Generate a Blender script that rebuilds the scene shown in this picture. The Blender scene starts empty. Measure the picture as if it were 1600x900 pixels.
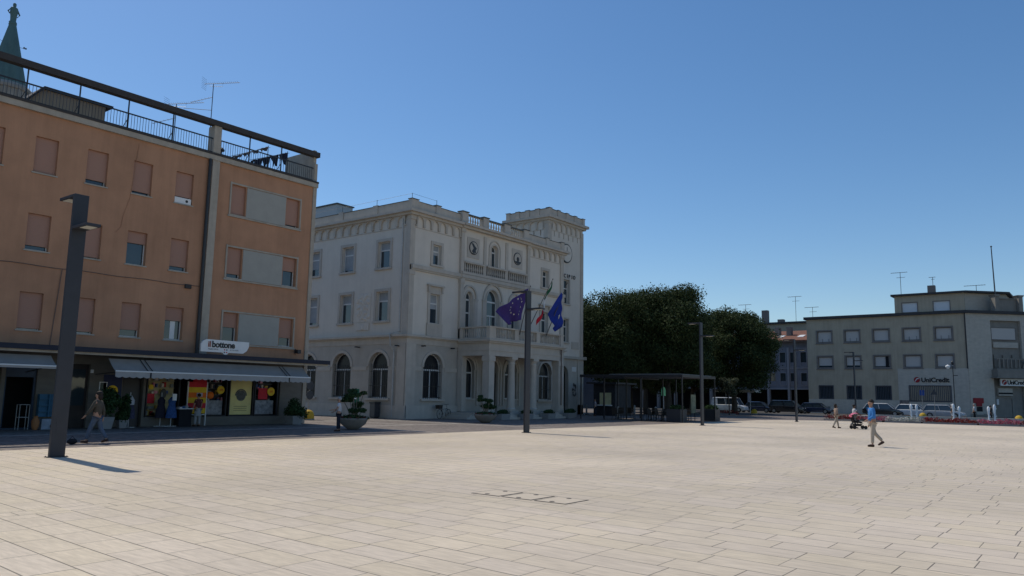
import bpy, math, random
import numpy as np
from mathutils import Vector, Matrix
random.seed(7); RNG=np.random.default_rng(11)
sc=bpy.context.scene; COL=sc.collection
R=math.radians
# ---------------- camera (X runs along the house fronts, Y from the square into them) ----------------
cd=bpy.data.cameras.new('camera'); cam=bpy.data.objects.new('camera',cd); COL.objects.link(cam); sc.camera=cam
cd.sensor_width=36; cd.lens=36*1205/1600; cd.clip_start=.1; cd.clip_end=3000
rx=Vector((0.6102202,-0.7920432,0.0172855)); up=Vector((-0.119754,-0.0706511,0.9902866)); fw=Vector((0.7831285,0.6063629,0.1379632))
cam.matrix_world=Matrix(((rx.x,up.x,-fw.x,0),(rx.y,up.y,-fw.y,0),(rx.z,up.z,-fw.z,1.7),(0,0,0,1)))
# ---------------- sky, sun, exposure ----------------
SUN_EL,SUN_AZ=R(56),R(6)
w=bpy.data.worlds.new('World'); sc.world=w; w.use_nodes=True; nt=w.node_tree
bg=nt.nodes['Background']; sky=nt.nodes.new('ShaderNodeTexSky'); sky.sky_type='NISHITA'; sky.sun_disc=False
sky.sun_elevation=SUN_EL; sky.sun_rotation=SUN_AZ; sky.altitude=0; sky.air_density=1.0; sky.dust_density=0.35; sky.ozone_density=3.0
hsv=nt.nodes.new('ShaderNodeHueSaturation'); hsv.inputs['Saturation'].default_value=1.2; nt.links.new(sky.outputs[0],hsv.inputs['Color']); nt.links.new(hsv.outputs[0],bg.inputs[0]); bg.inputs[1].default_value=0.15
sl=bpy.data.lights.new('sun','SUN'); sl.energy=3.9; sl.angle=R(.5); sl.color=(1,.93,.80)
so=bpy.data.objects.new('sun',sl); COL.objects.link(so); so.location=(0,0,80)
sd=Vector((-math.sin(SUN_AZ)*math.cos(SUN_EL),-math.cos(SUN_AZ)*math.cos(SUN_EL),-math.sin(SUN_EL)))
so.rotation_euler=sd.to_track_quat('-Z','Y').to_euler()
sc.view_settings.view_transform='Standard'; sc.view_settings.look='None'; sc.view_settings.exposure=-0.42; sc.view_settings.gamma=1
sc.view_settings.use_curve_mapping=False
sc.cycles.max_bounces=6; sc.cycles.diffuse_bounces=3; sc.cycles.transparent_max_bounces=8

# ---------------- materials ----------------
MATS={}
def mat(name,col,rough=.8,var=.12,scale=3.0,stretch=(1,1,1),metal=0,bump=0,bscale=40,spec=.3,streak=0,emit=None,coat=0,island=0,obj=False):
    if name in MATS: return MATS[name]
    m=bpy.data.materials.new(name); m.use_nodes=True; n=m.node_tree; N=n.nodes; L=n.links
    b=N['Principled BSDF']; b.inputs['Roughness'].default_value=rough; b.inputs['Metallic'].default_value=metal
    b.inputs['Specular IOR Level'].default_value=spec
    if coat: b.inputs['Coat Weight'].default_value=coat
    if obj: tc=N.new('ShaderNodeTexCoord').outputs['Object']
    else: tc=N.new('ShaderNodeNewGeometry').outputs['Position']
    mp=N.new('ShaderNodeMapping'); mp.inputs['Scale'].default_value=stretch; L.new(tc,mp.inputs[0])
    nz=N.new('ShaderNodeTexNoise'); nz.inputs['Scale'].default_value=scale; nz.inputs['Detail'].default_value=6; nz.inputs['Roughness'].default_value=.62
    L.new(mp.outputs[0],nz.inputs['Vector'])
    mr=N.new('ShaderNodeMapRange'); mr.inputs[1].default_value=.3; mr.inputs[2].default_value=.7; mr.inputs[3].default_value=1-var; mr.inputs[4].default_value=1+var
    L.new(nz.outputs[0],mr.inputs[0]); fac=mr.outputs[0]
    if streak:
        mp2=N.new('ShaderNodeMapping'); mp2.inputs['Scale'].default_value=(2.2,2.2,.16); L.new(tc,mp2.inputs[0])
        n2=N.new('ShaderNodeTexNoise'); n2.inputs['Scale'].default_value=1.3; n2.inputs['Detail'].default_value=7; n2.inputs['Roughness'].default_value=.7; L.new(mp2.outputs[0],n2.inputs['Vector'])
        m2=N.new('ShaderNodeMapRange'); m2.inputs[1].default_value=.42; m2.inputs[2].default_value=.75; m2.inputs[3].default_value=1; m2.inputs[4].default_value=1-streak
        L.new(n2.outputs[0],m2.inputs[0]); mu=N.new('ShaderNodeMath'); mu.operation='MULTIPLY'; L.new(fac,mu.inputs[0]); L.new(m2.outputs[0],mu.inputs[1]); fac=mu.outputs[0]
    if island:
        g=N.new('ShaderNodeNewGeometry'); m3=N.new('ShaderNodeMapRange'); m3.inputs[3].default_value=1-island; m3.inputs[4].default_value=1+island
        L.new(g.outputs['Random Per Island'],m3.inputs[0]); mu=N.new('ShaderNodeMath'); mu.operation='MULTIPLY'; L.new(fac,mu.inputs[0]); L.new(m3.outputs[0],mu.inputs[1]); fac=mu.outputs[0]
    vm=N.new('ShaderNodeVectorMath'); vm.operation='SCALE'; vm.inputs[0].default_value=col[:3]; L.new(fac,vm.inputs['Scale']); L.new(vm.outputs[0],b.inputs['Base Color'])
    if bump:
        n3=N.new('ShaderNodeTexNoise'); n3.inputs['Scale'].default_value=bscale; n3.inputs['Detail'].default_value=5; L.new(tc,n3.inputs['Vector'])
        bp=N.new('ShaderNodeBump'); bp.inputs['Strength'].default_value=bump; bp.inputs['Distance'].default_value=.02; L.new(n3.outputs[0],bp.inputs['Height']); L.new(bp.outputs[0],b.inputs['Normal'])
    if emit: b.inputs['Emission Color'].default_value=(*emit[:3],1); b.inputs['Emission Strength'].default_value=emit[3]
    MATS[name]=m; return m

def math_node(N,L,op,a,b=None,c=None):
    x=N.new('ShaderNodeMath'); x.operation=op
    for i,v in enumerate((a,b,c)):
        if v is None: continue
        if isinstance(v,(int,float)): x.inputs[i].default_value=v
        else: L.new(v,x.inputs[i])
    return x.outputs[0]
def slab_material(name,base,row=.455,length=.82,joint=.009,var=.12,seam=None,jdark=.33,swap=False,streaks=.12,coarse=.1,rough=.62):
    m=bpy.data.materials.new(name); m.use_nodes=True; n=m.node_tree; N=n.nodes; L=n.links; b=N['Principled BSDF']
    b.inputs['Roughness'].default_value=rough; b.inputs['Specular IOR Level'].default_value=.35
    pos=N.new('ShaderNodeNewGeometry').outputs['Position']; sp=N.new('ShaderNodeSeparateXYZ'); L.new(pos,sp.inputs[0])
    X,Y=sp.outputs[0],sp.outputs[1]
    if swap: X,Y=Y,X
    M=lambda op,a,b=None,c=None: math_node(N,L,op,a,b,c)
    X=M('ADD',X,M('MULTIPLY',Y,-.045)) if not swap else X
    r=M('DIVIDE',X,row); ri=M('FLOOR',r); rf=M('FRACT',r)
    wn=N.new('ShaderNodeTexWhiteNoise'); wn.noise_dimensions='1D'; L.new(ri,wn.inputs['W'])
    wl=N.new('ShaderNodeTexWhiteNoise'); wl.noise_dimensions='1D'; L.new(M('ADD',ri,91.7),wl.inputs['W'])
    ln=M('MULTIPLY_ADD',wl.outputs[0],length*.35,length*.85)
    c=M('ADD',M('DIVIDE',Y,ln),M('MULTIPLY',wn.outputs[0],7.3)); ci=M('FLOOR',c); cf=M('FRACT',c)
    def edge(f,size):  # distance to nearest edge in metres
        return M('MULTIPLY',M('SUBTRACT',.5,M('ABSOLUTE',M('SUBTRACT',f,.5))),size)
    d1=edge(rf,row); d2=edge(cf,length)
    d=M('MINIMUM',d1,M('MULTIPLY',d2,1.3))
    wid=N.new('ShaderNodeTexNoise'); wid.inputs['Scale'].default_value=.55; wid.inputs['Detail'].default_value=2; L.new(pos,wid.inputs['Vector'])
    jw=M('MULTIPLY',M('MULTIPLY_ADD',wid.outputs[0],1.6,.25),joint)
    if seam is not None:
        ds=M('ABSOLUTE',M('SUBTRACT',Y,seam)); ins=M('LESS_THAN',ds,.17)
        dse=M('ABSOLUTE',M('SUBTRACT',ds,.17)); c2=M('FRACT',M('DIVIDE',X,1.3)); d3=M('MINIMUM',dse,edge(c2,1.3))
        d=M('ADD',M('MULTIPLY',ins,d3),M('MULTIPLY',M('SUBTRACT',1,ins),M('MINIMUM',d,dse)))
    j=M('SUBTRACT',1,M('GREATER_THAN',d,jw))
    w2=N.new('ShaderNodeTexWhiteNoise'); w2.noise_dimensions='2D'; cv=N.new('ShaderNodeCombineXYZ'); L.new(ri,cv.inputs[0]); L.new(ci,cv.inputs[1]); L.new(cv.outputs[0],w2.inputs['Vector'])
    tone=M('MULTIPLY_ADD',w2.outputs[0],2*var,1-var)
    mp=N.new('ShaderNodeMapping'); mp.inputs['Scale'].default_value=(9,1.1,1) if not swap else (1.1,9,1); L.new(pos,mp.inputs[0])
    off=N.new('ShaderNodeVectorMath'); off.operation='MULTIPLY_ADD'; L.new(w2.outputs[1],off.inputs[0]); off.inputs[1].default_value=(13,13,13); L.new(mp.outputs[0],off.inputs[2])
    s=N.new('ShaderNodeTexNoise'); s.inputs['Scale'].default_value=2.6; s.inputs['Detail'].default_value=7; s.inputs['Roughness'].default_value=.68; L.new(off.outputs[0],s.inputs['Vector'])
    st=N.new('ShaderNodeMapRange'); st.inputs[1].default_value=.3; st.inputs[2].default_value=.7; st.inputs[3].default_value=1-streaks; st.inputs[4].default_value=1+streaks; L.new(s.outputs[0],st.inputs[0])
    g=N.new('ShaderNodeTexNoise'); g.inputs['Scale'].default_value=.13; g.inputs['Detail'].default_value=6; g.inputs['Roughness'].default_value=.6; L.new(pos,g.inputs['Vector'])
    gt=N.new('ShaderNodeMapRange'); gt.inputs[1].default_value=.35; gt.inputs[2].default_value=.65; gt.inputs[3].default_value=1-coarse; gt.inputs[4].default_value=1+coarse; L.new(g.outputs[0],gt.inputs[0])
    # stains: small dark spots
    v=N.new('ShaderNodeTexNoise'); v.inputs['Scale'].default_value=3.1; v.inputs['Detail'].default_value=9; v.inputs['Roughness'].default_value=.75; L.new(pos,v.inputs['Vector'])
    vs=N.new('ShaderNodeMapRange'); vs.inputs[1].default_value=.66; vs.inputs[2].default_value=.78; vs.inputs[3].default_value=1; vs.inputs[4].default_value=.72; L.new(v.outputs[0],vs.inputs[0])
    t=M('MULTIPLY',M('MULTIPLY',tone,st.outputs[0]),M('MULTIPLY',gt.outputs[0],vs.outputs[0]))
    vo=N.new('ShaderNodeTexVoronoi'); vo.inputs['Scale'].default_value=1.15; L.new(pos,vo.inputs['Vector'])
    wv=N.new('ShaderNodeSeparateColor'); L.new(vo.outputs['Color'],wv.inputs[0])
    gum=M('MULTIPLY',M('LESS_THAN',vo.outputs['Distance'],M('MULTIPLY',wv.outputs[0],.035)),M('GREATER_THAN',wv.outputs[1],.55))
    t=M('MULTIPLY',t,M('MULTIPLY_ADD',gum,-.45,1))
    lt=N.new('ShaderNodeTexNoise'); lt.inputs['Scale'].default_value=.42; lt.inputs['Detail'].default_value=8; lt.inputs['Roughness'].default_value=.7; mpl=N.new('ShaderNodeMapping'); mpl.inputs['Scale'].default_value=(2.2,.5,1); L.new(pos,mpl.inputs[0]); L.new(mpl.outputs[0],lt.inputs['Vector'])
    lm=N.new('ShaderNodeMapRange'); lm.inputs[1].default_value=.58; lm.inputs[2].default_value=.75; lm.inputs[3].default_value=1; lm.inputs[4].default_value=1.16; L.new(lt.outputs[0],lm.inputs[0]); t=M('MULTIPLY',t,lm.outputs[0])
    t=M('MULTIPLY',t,M('MULTIPLY_ADD',j,-(1-jdark),1))
    hs=N.new('ShaderNodeHueSaturation'); hs.inputs['Color'].default_value=(*base,1)
    w3=N.new('ShaderNodeTexWhiteNoise'); w3.noise_dimensions='3D'; off2=N.new('ShaderNodeVectorMath'); off2.inputs[1].default_value=(5.5,3.3,1.7); L.new(cv.outputs[0],off2.inputs[0]); L.new(off2.outputs[0],w3.inputs['Vector'])
    L.new(M('MULTIPLY_ADD',w3.outputs[0],.008,.496),hs.inputs['Hue']); L.new(M('MULTIPLY_ADD',w3.outputs[0],.12,.94),hs.inputs['Saturation'])
    vm=N.new('ShaderNodeVectorMath'); vm.operation='SCALE'; L.new(hs.outputs[0],vm.inputs[0]); L.new(t,vm.inputs['Scale']); L.new(vm.outputs[0],b.inputs['Base Color'])
    bp=N.new('ShaderNodeBump'); bp.inputs['Strength'].default_value=.5; bp.inputs['Distance'].default_value=.004
    L.new(M('ADD',M('MULTIPLY',j,-1),M('MULTIPLY',s.outputs[0],.35)),bp.inputs['Height']); L.new(bp.outputs[0],b.inputs['Normal'])
    MATS[name]=m; return m

# ---------------- mesh builder ----------------
class Fr:
    def __init__(s,o,sd=(1,0),td=None):
        s.o=Vector((o[0],o[1])); s.s=Vector(sd).normalized(); s.t=Vector(td).normalized() if td else Vector((-s.s.y,s.s.x))
    def __call__(s,p): q=s.o+s.s*p[0]+s.t*p[1]; return (q.x,q.y,p[2])
WORLD=None
class MB:
    def __init__(s,F=None): s.v=[]; s.f=[]; s.m=[]; s.k=0; s.F=F
    def add(s,pts,faces):
        b=len(s.v); s.v+= [s.F(p) if s.F else tuple(p) for p in pts]
        for f in faces: s.f.append([b+i for i in f]); s.m.append(s.k)
        return s
    def mi(s,k): s.k=k; return s
    def quad(s,a,b,c,d): return s.add([a,b,c,d],[(0,1,2,3)])
    def box(s,a0,a1,b0,b1,c0,c1):
        return s.add([(a0,b0,c0),(a1,b0,c0),(a1,b1,c0),(a0,b1,c0),(a0,b0,c1),(a1,b0,c1),(a1,b1,c1),(a0,b1,c1)],[(3,2,1,0),(4,5,6,7),(0,1,5,4),(1,2,6,5),(2,3,7,6),(3,0,4,7)])
    def hexa(s,p): return s.add(p,[(3,2,1,0),(4,5,6,7),(0,1,5,4),(1,2,6,5),(2,3,7,6),(3,0,4,7)])
    def prism(s,poly,t0,t1,axis='t'):   # poly in (s,z), extruded along t ; axis 's': poly in (t,z) ; axis 'z': poly in (s,t)
        n=len(poly)
        if axis=='t': P=[(a,t0,b) for a,b in poly]+[(a,t1,b) for a,b in poly]
        elif axis=='s': P=[(t0,a,b) for a,b in poly]+[(t1,a,b) for a,b in poly]
        else: P=[(a,b,t0) for a,b in poly]+[(a,b,t1) for a,b in poly]
        return s.add(P,[tuple(range(n)),tuple(range(2*n-1,n-1,-1))]+[(i,i+n,(i+1)%n+n,(i+1)%n) for i in range(n)])
    def tube(s,pts,r,n=8,cap=True):
        pts=[Vector(p) for p in pts]; rr=r if isinstance(r,(list,tuple)) else [r]*len(pts); P=[]
        for i,p in enumerate(pts):
            d=(pts[min(i+1,len(pts)-1)]-pts[max(i-1,0)]).normalized(); a=Vector((0,0,1)) if abs(d.z)<.9 else Vector((1,0,0))
            u=d.cross(a).normalized(); w=d.cross(u)
            P+=[tuple(p+(u*math.cos(2*math.pi*k/n)+w*math.sin(2*math.pi*k/n))*rr[i]) for k in range(n)]
        fc=[(i*n+k,i*n+(k+1)%n,(i+1)*n+(k+1)%n,(i+1)*n+k) for i in range(len(pts)-1) for k in range(n)]
        if cap: fc+=[tuple(range(n-1,-1,-1)),tuple(range((len(pts)-1)*n,len(pts)*n))]
        return s.add(P,fc)
    def lathe(s,cx,cy,prof,n=16,sx=1,sy=1):
        P=[(cx+r*sx*math.cos(2*math.pi*k/n),cy+r*sy*math.sin(2*math.pi*k/n),z) for r,z in prof for k in range(n)]
        fc=[(i*n+k,i*n+(k+1)%n,(i+1)*n+(k+1)%n,(i+1)*n+k) for i in range(len(prof)-1) for k in range(n)]
        fc+=[tuple(range(n-1,-1,-1)),tuple(range((len(prof)-1)*n,len(prof)*n))]
        return s.add(P,fc)
    def ball(s,c,r,n=10,m=7,sq=(1,1,1)):
        P=[];
        for i in range(m+1):
            a=math.pi*i/m
            for k in range(n): P.append((c[0]+r*sq[0]*math.sin(a)*math.cos(2*math.pi*k/n),c[1]+r*sq[1]*math.sin(a)*math.sin(2*math.pi*k/n),c[2]-r*sq[2]*math.cos(a)))
        return s.add(P,[(i*n+k,i*n+(k+1)%n,(i+1)*n+(k+1)%n,(i+1)*n+k) for i in range(m) for k in range(n)])
    def wall(s,s0,s1,z0,z1,t0,t1,holes=(),n=12,ends=True):
        xs=sorted({s0,s1,*[h[0] for h in holes],*[h[1] for h in holes]}); zs=sorted({z0,z1,*[h[2] for h in holes],*[h[3] for h in holes]})
        xs=[x for x in xs if s0-1e-6<=x<=s1+1e-6]; zs=[z for z in zs if z0-1e-6<=z<=z1+1e-6]
        for i in range(len(xs)-1):
            for j in range(len(zs)-1):
                cx=(xs[i]+xs[i+1])/2; cz=(zs[j]+zs[j+1])/2
                if any(h[0]<cx<h[1] and h[2]<cz<h[3] for h in holes): continue
                s.quad((xs[i],t0,zs[j]),(xs[i+1],t0,zs[j]),(xs[i+1],t0,zs[j+1]),(xs[i],t0,zs[j+1]))
        for h in holes:
            a,b,c,d=h[:4]; sp=h[4] if len(h)>4 else None
            zt=sp if sp else d
            s.quad((a,t0,c),(a,t0,zt),(a,t1,zt),(a,t1,c)); s.quad((b,t0,zt),(b,t0,c),(b,t1,c),(b,t1,zt))
            if c>z0: s.quad((b,t0,c),(a,t0,c),(a,t1,c),(b,t1,c))
            if sp:
                arc=arcpts(a,b,sp,d,n)
                for k in range(n):
                    p,q=arc[k],arc[k+1]; cor=(a,d) if k<n//2 else (b,d)
                    s.add([(p[0],t0,p[1]),(q[0],t0,q[1]),(cor[0],t0,cor[1])],[(0,1,2)])
                    s.quad((p[0],t0,p[1]),(q[0],t0,q[1]),(q[0],t1,q[1]),(p[0],t1,p[1]))
                mx=arc[n//2]; s.add([(a,t0,d),(mx[0],t0,mx[1]),(b,t0,d)],[(0,1,2)])
            else: s.quad((a,t0,d),(b,t0,d),(b,t1,d),(a,t1,d))
        if ends:
            s.quad((s0,t0,z0),(s0,t1,z0),(s0,t1,z1),(s0,t0,z1)); s.quad((s1,t1,z0),(s1,t0,z0),(s1,t0,z1),(s1,t1,z1)); s.quad((s0,t0,z1),(s0,t1,z1),(s1,t1,z1),(s1,t0,z1)); s.quad((s0,t0,z0),(s1,t0,z0),(s1,t1,z0),(s0,t1,z0))
        return s
    def archband(s,a,b,sp,cr,wd,t0,t1,n=14,foot=None):   # raised moulding round an arch
        i=arcpts(a,b,sp,cr,n); o=arcpts(a-wd,b+wd,sp,cr+wd,n)
        if foot is not None: i=[(a,foot)]+i+[(b,foot)]; o=[(a-wd,foot)]+o+[(b+wd,foot)]
        for k in range(len(i)-1):
            (x1,z1),(x2,z2),(x3,z3),(x4,z4)=i[k],i[k+1],o[k+1],o[k]
            s.hexa([(x1,t1,z1),(x2,t1,z2),(x3,t1,z3),(x4,t1,z4),(x1,t0,z1),(x2,t0,z2),(x3,t0,z3),(x4,t0,z4)])
        return s
    def frame(s,a,b,c,d,w,t0,t1,bot=True):
        s.box(a-w,a,t0,t1,c,d); s.box(b,b+w,t0,t1,c,d); s.box(a-w,b+w,t0,t1,d,d+w)
        if bot: s.box(a-w,b+w,t0,t1,c-w,c)
        return s
    def build(s,name,mats,parent=None,label=None,cat=None,group=None,kind=None,smooth=False,bevel=0,loc=None,F=None):
        if not isinstance(mats,(list,tuple)): mats=[mats]
        org=ORG.get(parent.name,Vector((0,0,0))) if parent else Vector(loc if loc else base(s.v) if s.v else (0,0,0))
        me=bpy.data.meshes.new(name); me.from_pydata([(p[0]-org.x,p[1]-org.y,p[2]-org.z) for p in s.v],[],s.f)
        for m in mats: me.materials.append(m)
        if len(mats)>1: me.polygons.foreach_set('material_index',s.m)
        if smooth:
            me.polygons.foreach_set('use_smooth',[True]*len(me.polygons))
            if smooth!='all': me.set_sharp_from_angle(angle=R(40))
        me.update(); o=bpy.data.objects.new(name,me); COL.objects.link(o)
        if parent: o.parent=parent
        else: o.location=org
        ORG[o.name]=org
        tag(o,label,cat,group,kind)
        if bevel:
            bv=o.modifiers.new('bevel','BEVEL'); bv.width=bevel; bv.segments=2; bv.limit_method='ANGLE'
        return o
ORG={}
def base(v): a=np.array(v); return (float((a[:,0].min()+a[:,0].max())/2),float((a[:,1].min()+a[:,1].max())/2),float(a[:,2].min()))
def arcpts(a,b,sp,cr,n):
    cx=(a+b)/2; rx=(b-a)/2; rz=cr-sp
    return [(cx-rx*math.cos(math.pi*k/n),sp+rz*math.sin(math.pi*k/n)) for k in range(n+1)]
def tag(o,label=None,cat=None,group=None,kind=None):
    if label: o['label']=label
    if cat: o['category']=cat
    if group: o['group']=group
    if kind: o['kind']=kind
    return o
def root(name,loc,label,cat,group=None,rz=0,kind=None):
    o=bpy.data.objects.new(name,None); COL.objects.link(o); o.location=loc; o.rotation_euler=(0,0,rz); o.empty_display_size=.3
    ORG[o.name]=Vector(loc) if rz==0 else Vector((0,0,0)); tag(o,label,cat,group,kind); return o
def local(name,loc,label,cat,group=None,rz=0,scale=1):   # parts given in local coordinates
    o=root(name,(0,0,0),label,cat,group); o.location=loc; o.rotation_euler=(0,0,rz); o.scale=(scale,)*3; ORG[o.name]=Vector((0,0,0)); return o
def copy_tree(o,parent=None):
    c=o.copy(); COL.objects.link(c)
    if parent: c.parent=parent
    for ch in list(o.children): copy_tree(ch,c)
    return c
def place(src,loc,rz=0,label=None,scale=1):
    c=copy_tree(src); c.location=loc; c.rotation_euler=(0,0,rz); c.scale=(scale,)*3 if not isinstance(scale,tuple) else scale
    if label: c['label']=label
    return c
def text(name,s,size,F,sx,z,t,m,parent,depth=.02,bold=0,align='LEFT',spacing=1,label=None):
    cu=bpy.data.curves.new('txt','FONT'); cu.body=s; cu.size=size; cu.extrude=depth; cu.offset=bold; cu.align_x=align; cu.space_character=spacing; cu.resolution_u=3
    ob=bpy.data.objects.new('txt',cu); COL.objects.link(ob); dg=bpy.context.evaluated_depsgraph_get(); me=bpy.data.meshes.new_from_object(ob.evaluated_get(dg)); 
    mb=MB(F); mb.add([(sx+v.co.x,t-v.co.z,z+v.co.y) for v in me.vertices],[tuple(p.vertices) for p in me.polygons])
    bpy.data.objects.remove(ob); bpy.data.curves.remove(cu); return mb.build(name,m,parent,label=label)

# palette (real base colours)
M_or=mat('orange_render',(.465,.25,.148),.9,.14,.5,bump=.3,bscale=55,streak=.15)
M_cream=mat('cream_concrete',(.42,.37,.30),.85,.10,2.5,streak=.2)
M_grey=mat('grey_render',(.36,.35,.31),.9,.05,2)
M_shut=mat('roller_shutter',(.41,.235,.175),.7,.05,4,stretch=(1,1,18))
M_white=mat('white_paint',(.75,.75,.73),.5,.04,6)
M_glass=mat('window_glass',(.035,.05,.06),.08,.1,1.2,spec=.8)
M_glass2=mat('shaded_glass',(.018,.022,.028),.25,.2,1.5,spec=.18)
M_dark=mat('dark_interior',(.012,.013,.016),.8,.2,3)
M_black=mat('black_metal',(.02,.021,.024),.45,.1,8,spec=.5)
M_beam=mat('beam_brown',(.055,.05,.048),.8,.15,2)
def slats(m,period=.055):
    N=m.node_tree.nodes; L=m.node_tree.links; b=N['Principled BSDF']; pos=N.new('ShaderNodeNewGeometry').outputs['Position']; sp=N.new('ShaderNodeSeparateXYZ'); L.new(pos,sp.inputs[0])
    f=math_node(N,L,'FRACT',math_node(N,L,'DIVIDE',sp.outputs[2],period)); bp=N.new('ShaderNodeBump'); bp.inputs['Strength'].default_value=.8; bp.inputs['Distance'].default_value=.012; L.new(f,bp.inputs['Height']); L.new(bp.outputs[0],b.inputs['Normal'])
slats(M_shut)
M_anth=mat('anthracite_metal',(.045,.048,.055),.42,.06,5,spec=.5)
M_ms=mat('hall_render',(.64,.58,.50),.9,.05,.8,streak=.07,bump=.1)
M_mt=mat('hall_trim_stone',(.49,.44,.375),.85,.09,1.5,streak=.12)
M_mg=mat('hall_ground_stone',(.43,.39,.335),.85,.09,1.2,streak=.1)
M_lead=mat('lead_flashing',(.10,.11,.11),.6,.1,3)
M_win=mat('window_frame_white',(.62,.62,.6),.5,.03,5)
# =============== GROUND ===============
FF=Fr((0,0),(1,0),(0,1))
M_plaza=slab_material('plaza_travertine',(.625,.52,.39),seam=11.87,var=.022,joint=.0075,streaks=.16,coarse=.13,jdark=.3)
M_por=slab_material('porphyry_setts',(.19,.157,.137),row=.13,length=.24,joint=.006,var=.28,jdark=.5,streaks=.1,coarse=.12,rough=.75)
M_road=mat('asphalt',(.085,.082,.08),.9,.12,.5,bump=.3,bscale=60)
M_band=mat('pale_stone_band',(.50,.46,.40),.75,.12,2.2,bump=.1)
def sheet(name,poly,z,m,step=None): 
    mb=MB(); mb.add([(x,y,z) for x,y in poly],[tuple(range(len(poly)))]); return mb.build(name,m,kind='structure',loc=(poly[0][0],poly[0][1],z))
sheet('ground',[(-700,-700),(900,-700),(900,900),(-700,900)],-.016,M_road)
sheet('porphyry_paving',[(-90,-70),(74,-70),(80,-30),(84,6),(84,24.5),(88,33.5),(92,60),(92,75),(-90,75)],-.010,M_por)
sheet('plaza',[(-90,-70),(71,-70),(71,18),(70.2,20.6),(67.8,22.6),(64.5,23.7),(-90,23.7)],-.004,M_plaza)
for i,(a,b,c,d) in enumerate([(-90,34.6,30.55,30.8),(27.9,36.9,36.6,36.8),(52.2,58.5,30.2,30.4)]): sheet('pale_stone_band',[(a,c),(b,c),(b,d),(a,d)],-.004,M_band)
for x0,x1,y0,y1 in [(25.6,25.85,24,46),(30.9,31.1,30.8,60),(34.5,34.75,23.75,42),(62.5,62.75,24,40)]: sheet('pale_stone_band',[(x0,y0),(x1,y0),(x1,y1),(x0,y1)],-.0035,M_band)
# inspection covers in the slabs
M_slot=mat('dark_joint',(.10,.09,.08),.9,.2,6); M_slab=mat('cover_stone',(.61,.51,.385),.65,.08,4,stretch=(6,1,1))
for k,(y,lab) in enumerate([(7.32,'rectangular stone inspection cover with dark rim, right end of the three'),(8.0,'rectangular stone inspection cover with dark rim, the middle one of three'),(8.68,'rectangular stone inspection cover with dark rim, left end of the three')]):
    t=root('inspection_cover',(10.98,y,0),lab,'inspection cover','inspection covers in the slabs')
    MB().box(10.75+.02-.2,11.21,y-.285,y+.285,-.0035,.003).build('cover_slab',M_slab,t)
    mb=MB()
    for a,b,c,d in [(10.54,10.57,y-.31,y+.31),(11.21,11.24,y-.31,y+.31),(10.57,11.21,y-.31,y-.285),(10.57,11.21,y+.285,y+.31)]: mb.box(a,b,c,d,-.0038,.002)
    mb.build('cover_rim',M_slot,t)
    for xx in (10.64,11.14): MB().lathe(xx,y+.02,[(.045,.002),(.045,.006)],10).build('lifting_hole',M_slot,t)

# =============== ORANGE BUILDING ===============
YB=35.1
OB=root('apartment_building',(13,YB,0),'four storey orange rendered apartment house with shops below and roof terrace above','building')
OF=Fr((0,YB),(1,0),(0,1))
XE=26.93
wins=[]   # x0,x1,z0,z1, shutter bottom, style
cols=[0.1,2.16,4.22,6.28,8.34,10.4,12.45,14.55,16.6,18.66]
rows=[(4.03,5.58),(7.34,8.88),(10.64,12.19)]
sb={(12.45,0):.03,(14.55,0):.05,(16.6,0):.2,(18.66,0):.58,(12.45,1):.12,(14.55,1):.03,(16.6,1):.64,(18.66,1):.13,(12.45,2):.0,(14.55,2):.13,(16.6,2):.08,(18.66,2):.22}
for x in cols:
    for r,(a,b) in enumerate(rows): wins.append((x,x+.9,a,b,sb.get((x,r),.05)))
sw=[(21.68,22.5,10.66,12.22,.0),(25.02,25.86,10.66,12.22,.06),(21.68,22.5,7.38,8.93,.13),(25.02,25.86,7.38,8.93,.52),(21.68,22.5,4.1,5.6,.5),(25.02,25.86,4.1,5.6,.3)]
mb=MB(OF)
mb.wall(-2,20.45,3.3,13.2,0,.28,[w_[:4] for w_ in wins],ends=False)
mb.wall(20.85,26.72,3.3,13.2,0,.28,[(w_[0],w_[1],w_[2],w_[3]) for w_ in sw],ends=False)
mb.build('wall',M_or,OB)
mb=MB(); mb.box(-2,26.7,YB+.3,YB+11.5,3.3,13.15); mb.box(-2,-1.98,YB,YB+.3,0,13.2)
mb.build('rear_wall',M_or,OB)
mb=MB(); mb.box(20.45,20.85,YB-.10,YB+.3,3.3,13.3); mb.box(26.72,26.95,YB-.06,YB+11.5,0,13.3); mb.box(26.74,26.93,YB-.05,YB+2.75,13.3,14.6); mb.box(20.45,20.85,YB-.06,YB+.5,13.6,15.0)
mb.box(26.74,26.93,YB+.1,YB+2.75,14.6,15.42); mb.build('concrete_pilaster',M_cream,OB,label='pale concrete piers and end wall')
mb=MB(); mb.box(-2,26.98,YB-.14,YB+.5,13.2,13.45); mb.build('cornice',M_cream,OB)
mb=MB(); mb.box(-2,27.0,YB-.16,YB+.5,13.45,13.55); mb.box(-2,26.7,YB+.5,YB+11.5,13.15,13.4); mb.build('roof_slab',M_beam,OB)
mb=MB(); mb.box(-2,27.02,YB-.12,YB+.22,15.0,15.28); mb.build('pergola_beam',M_beam,OB,label='long dark beam carried above the terrace railing')
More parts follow.
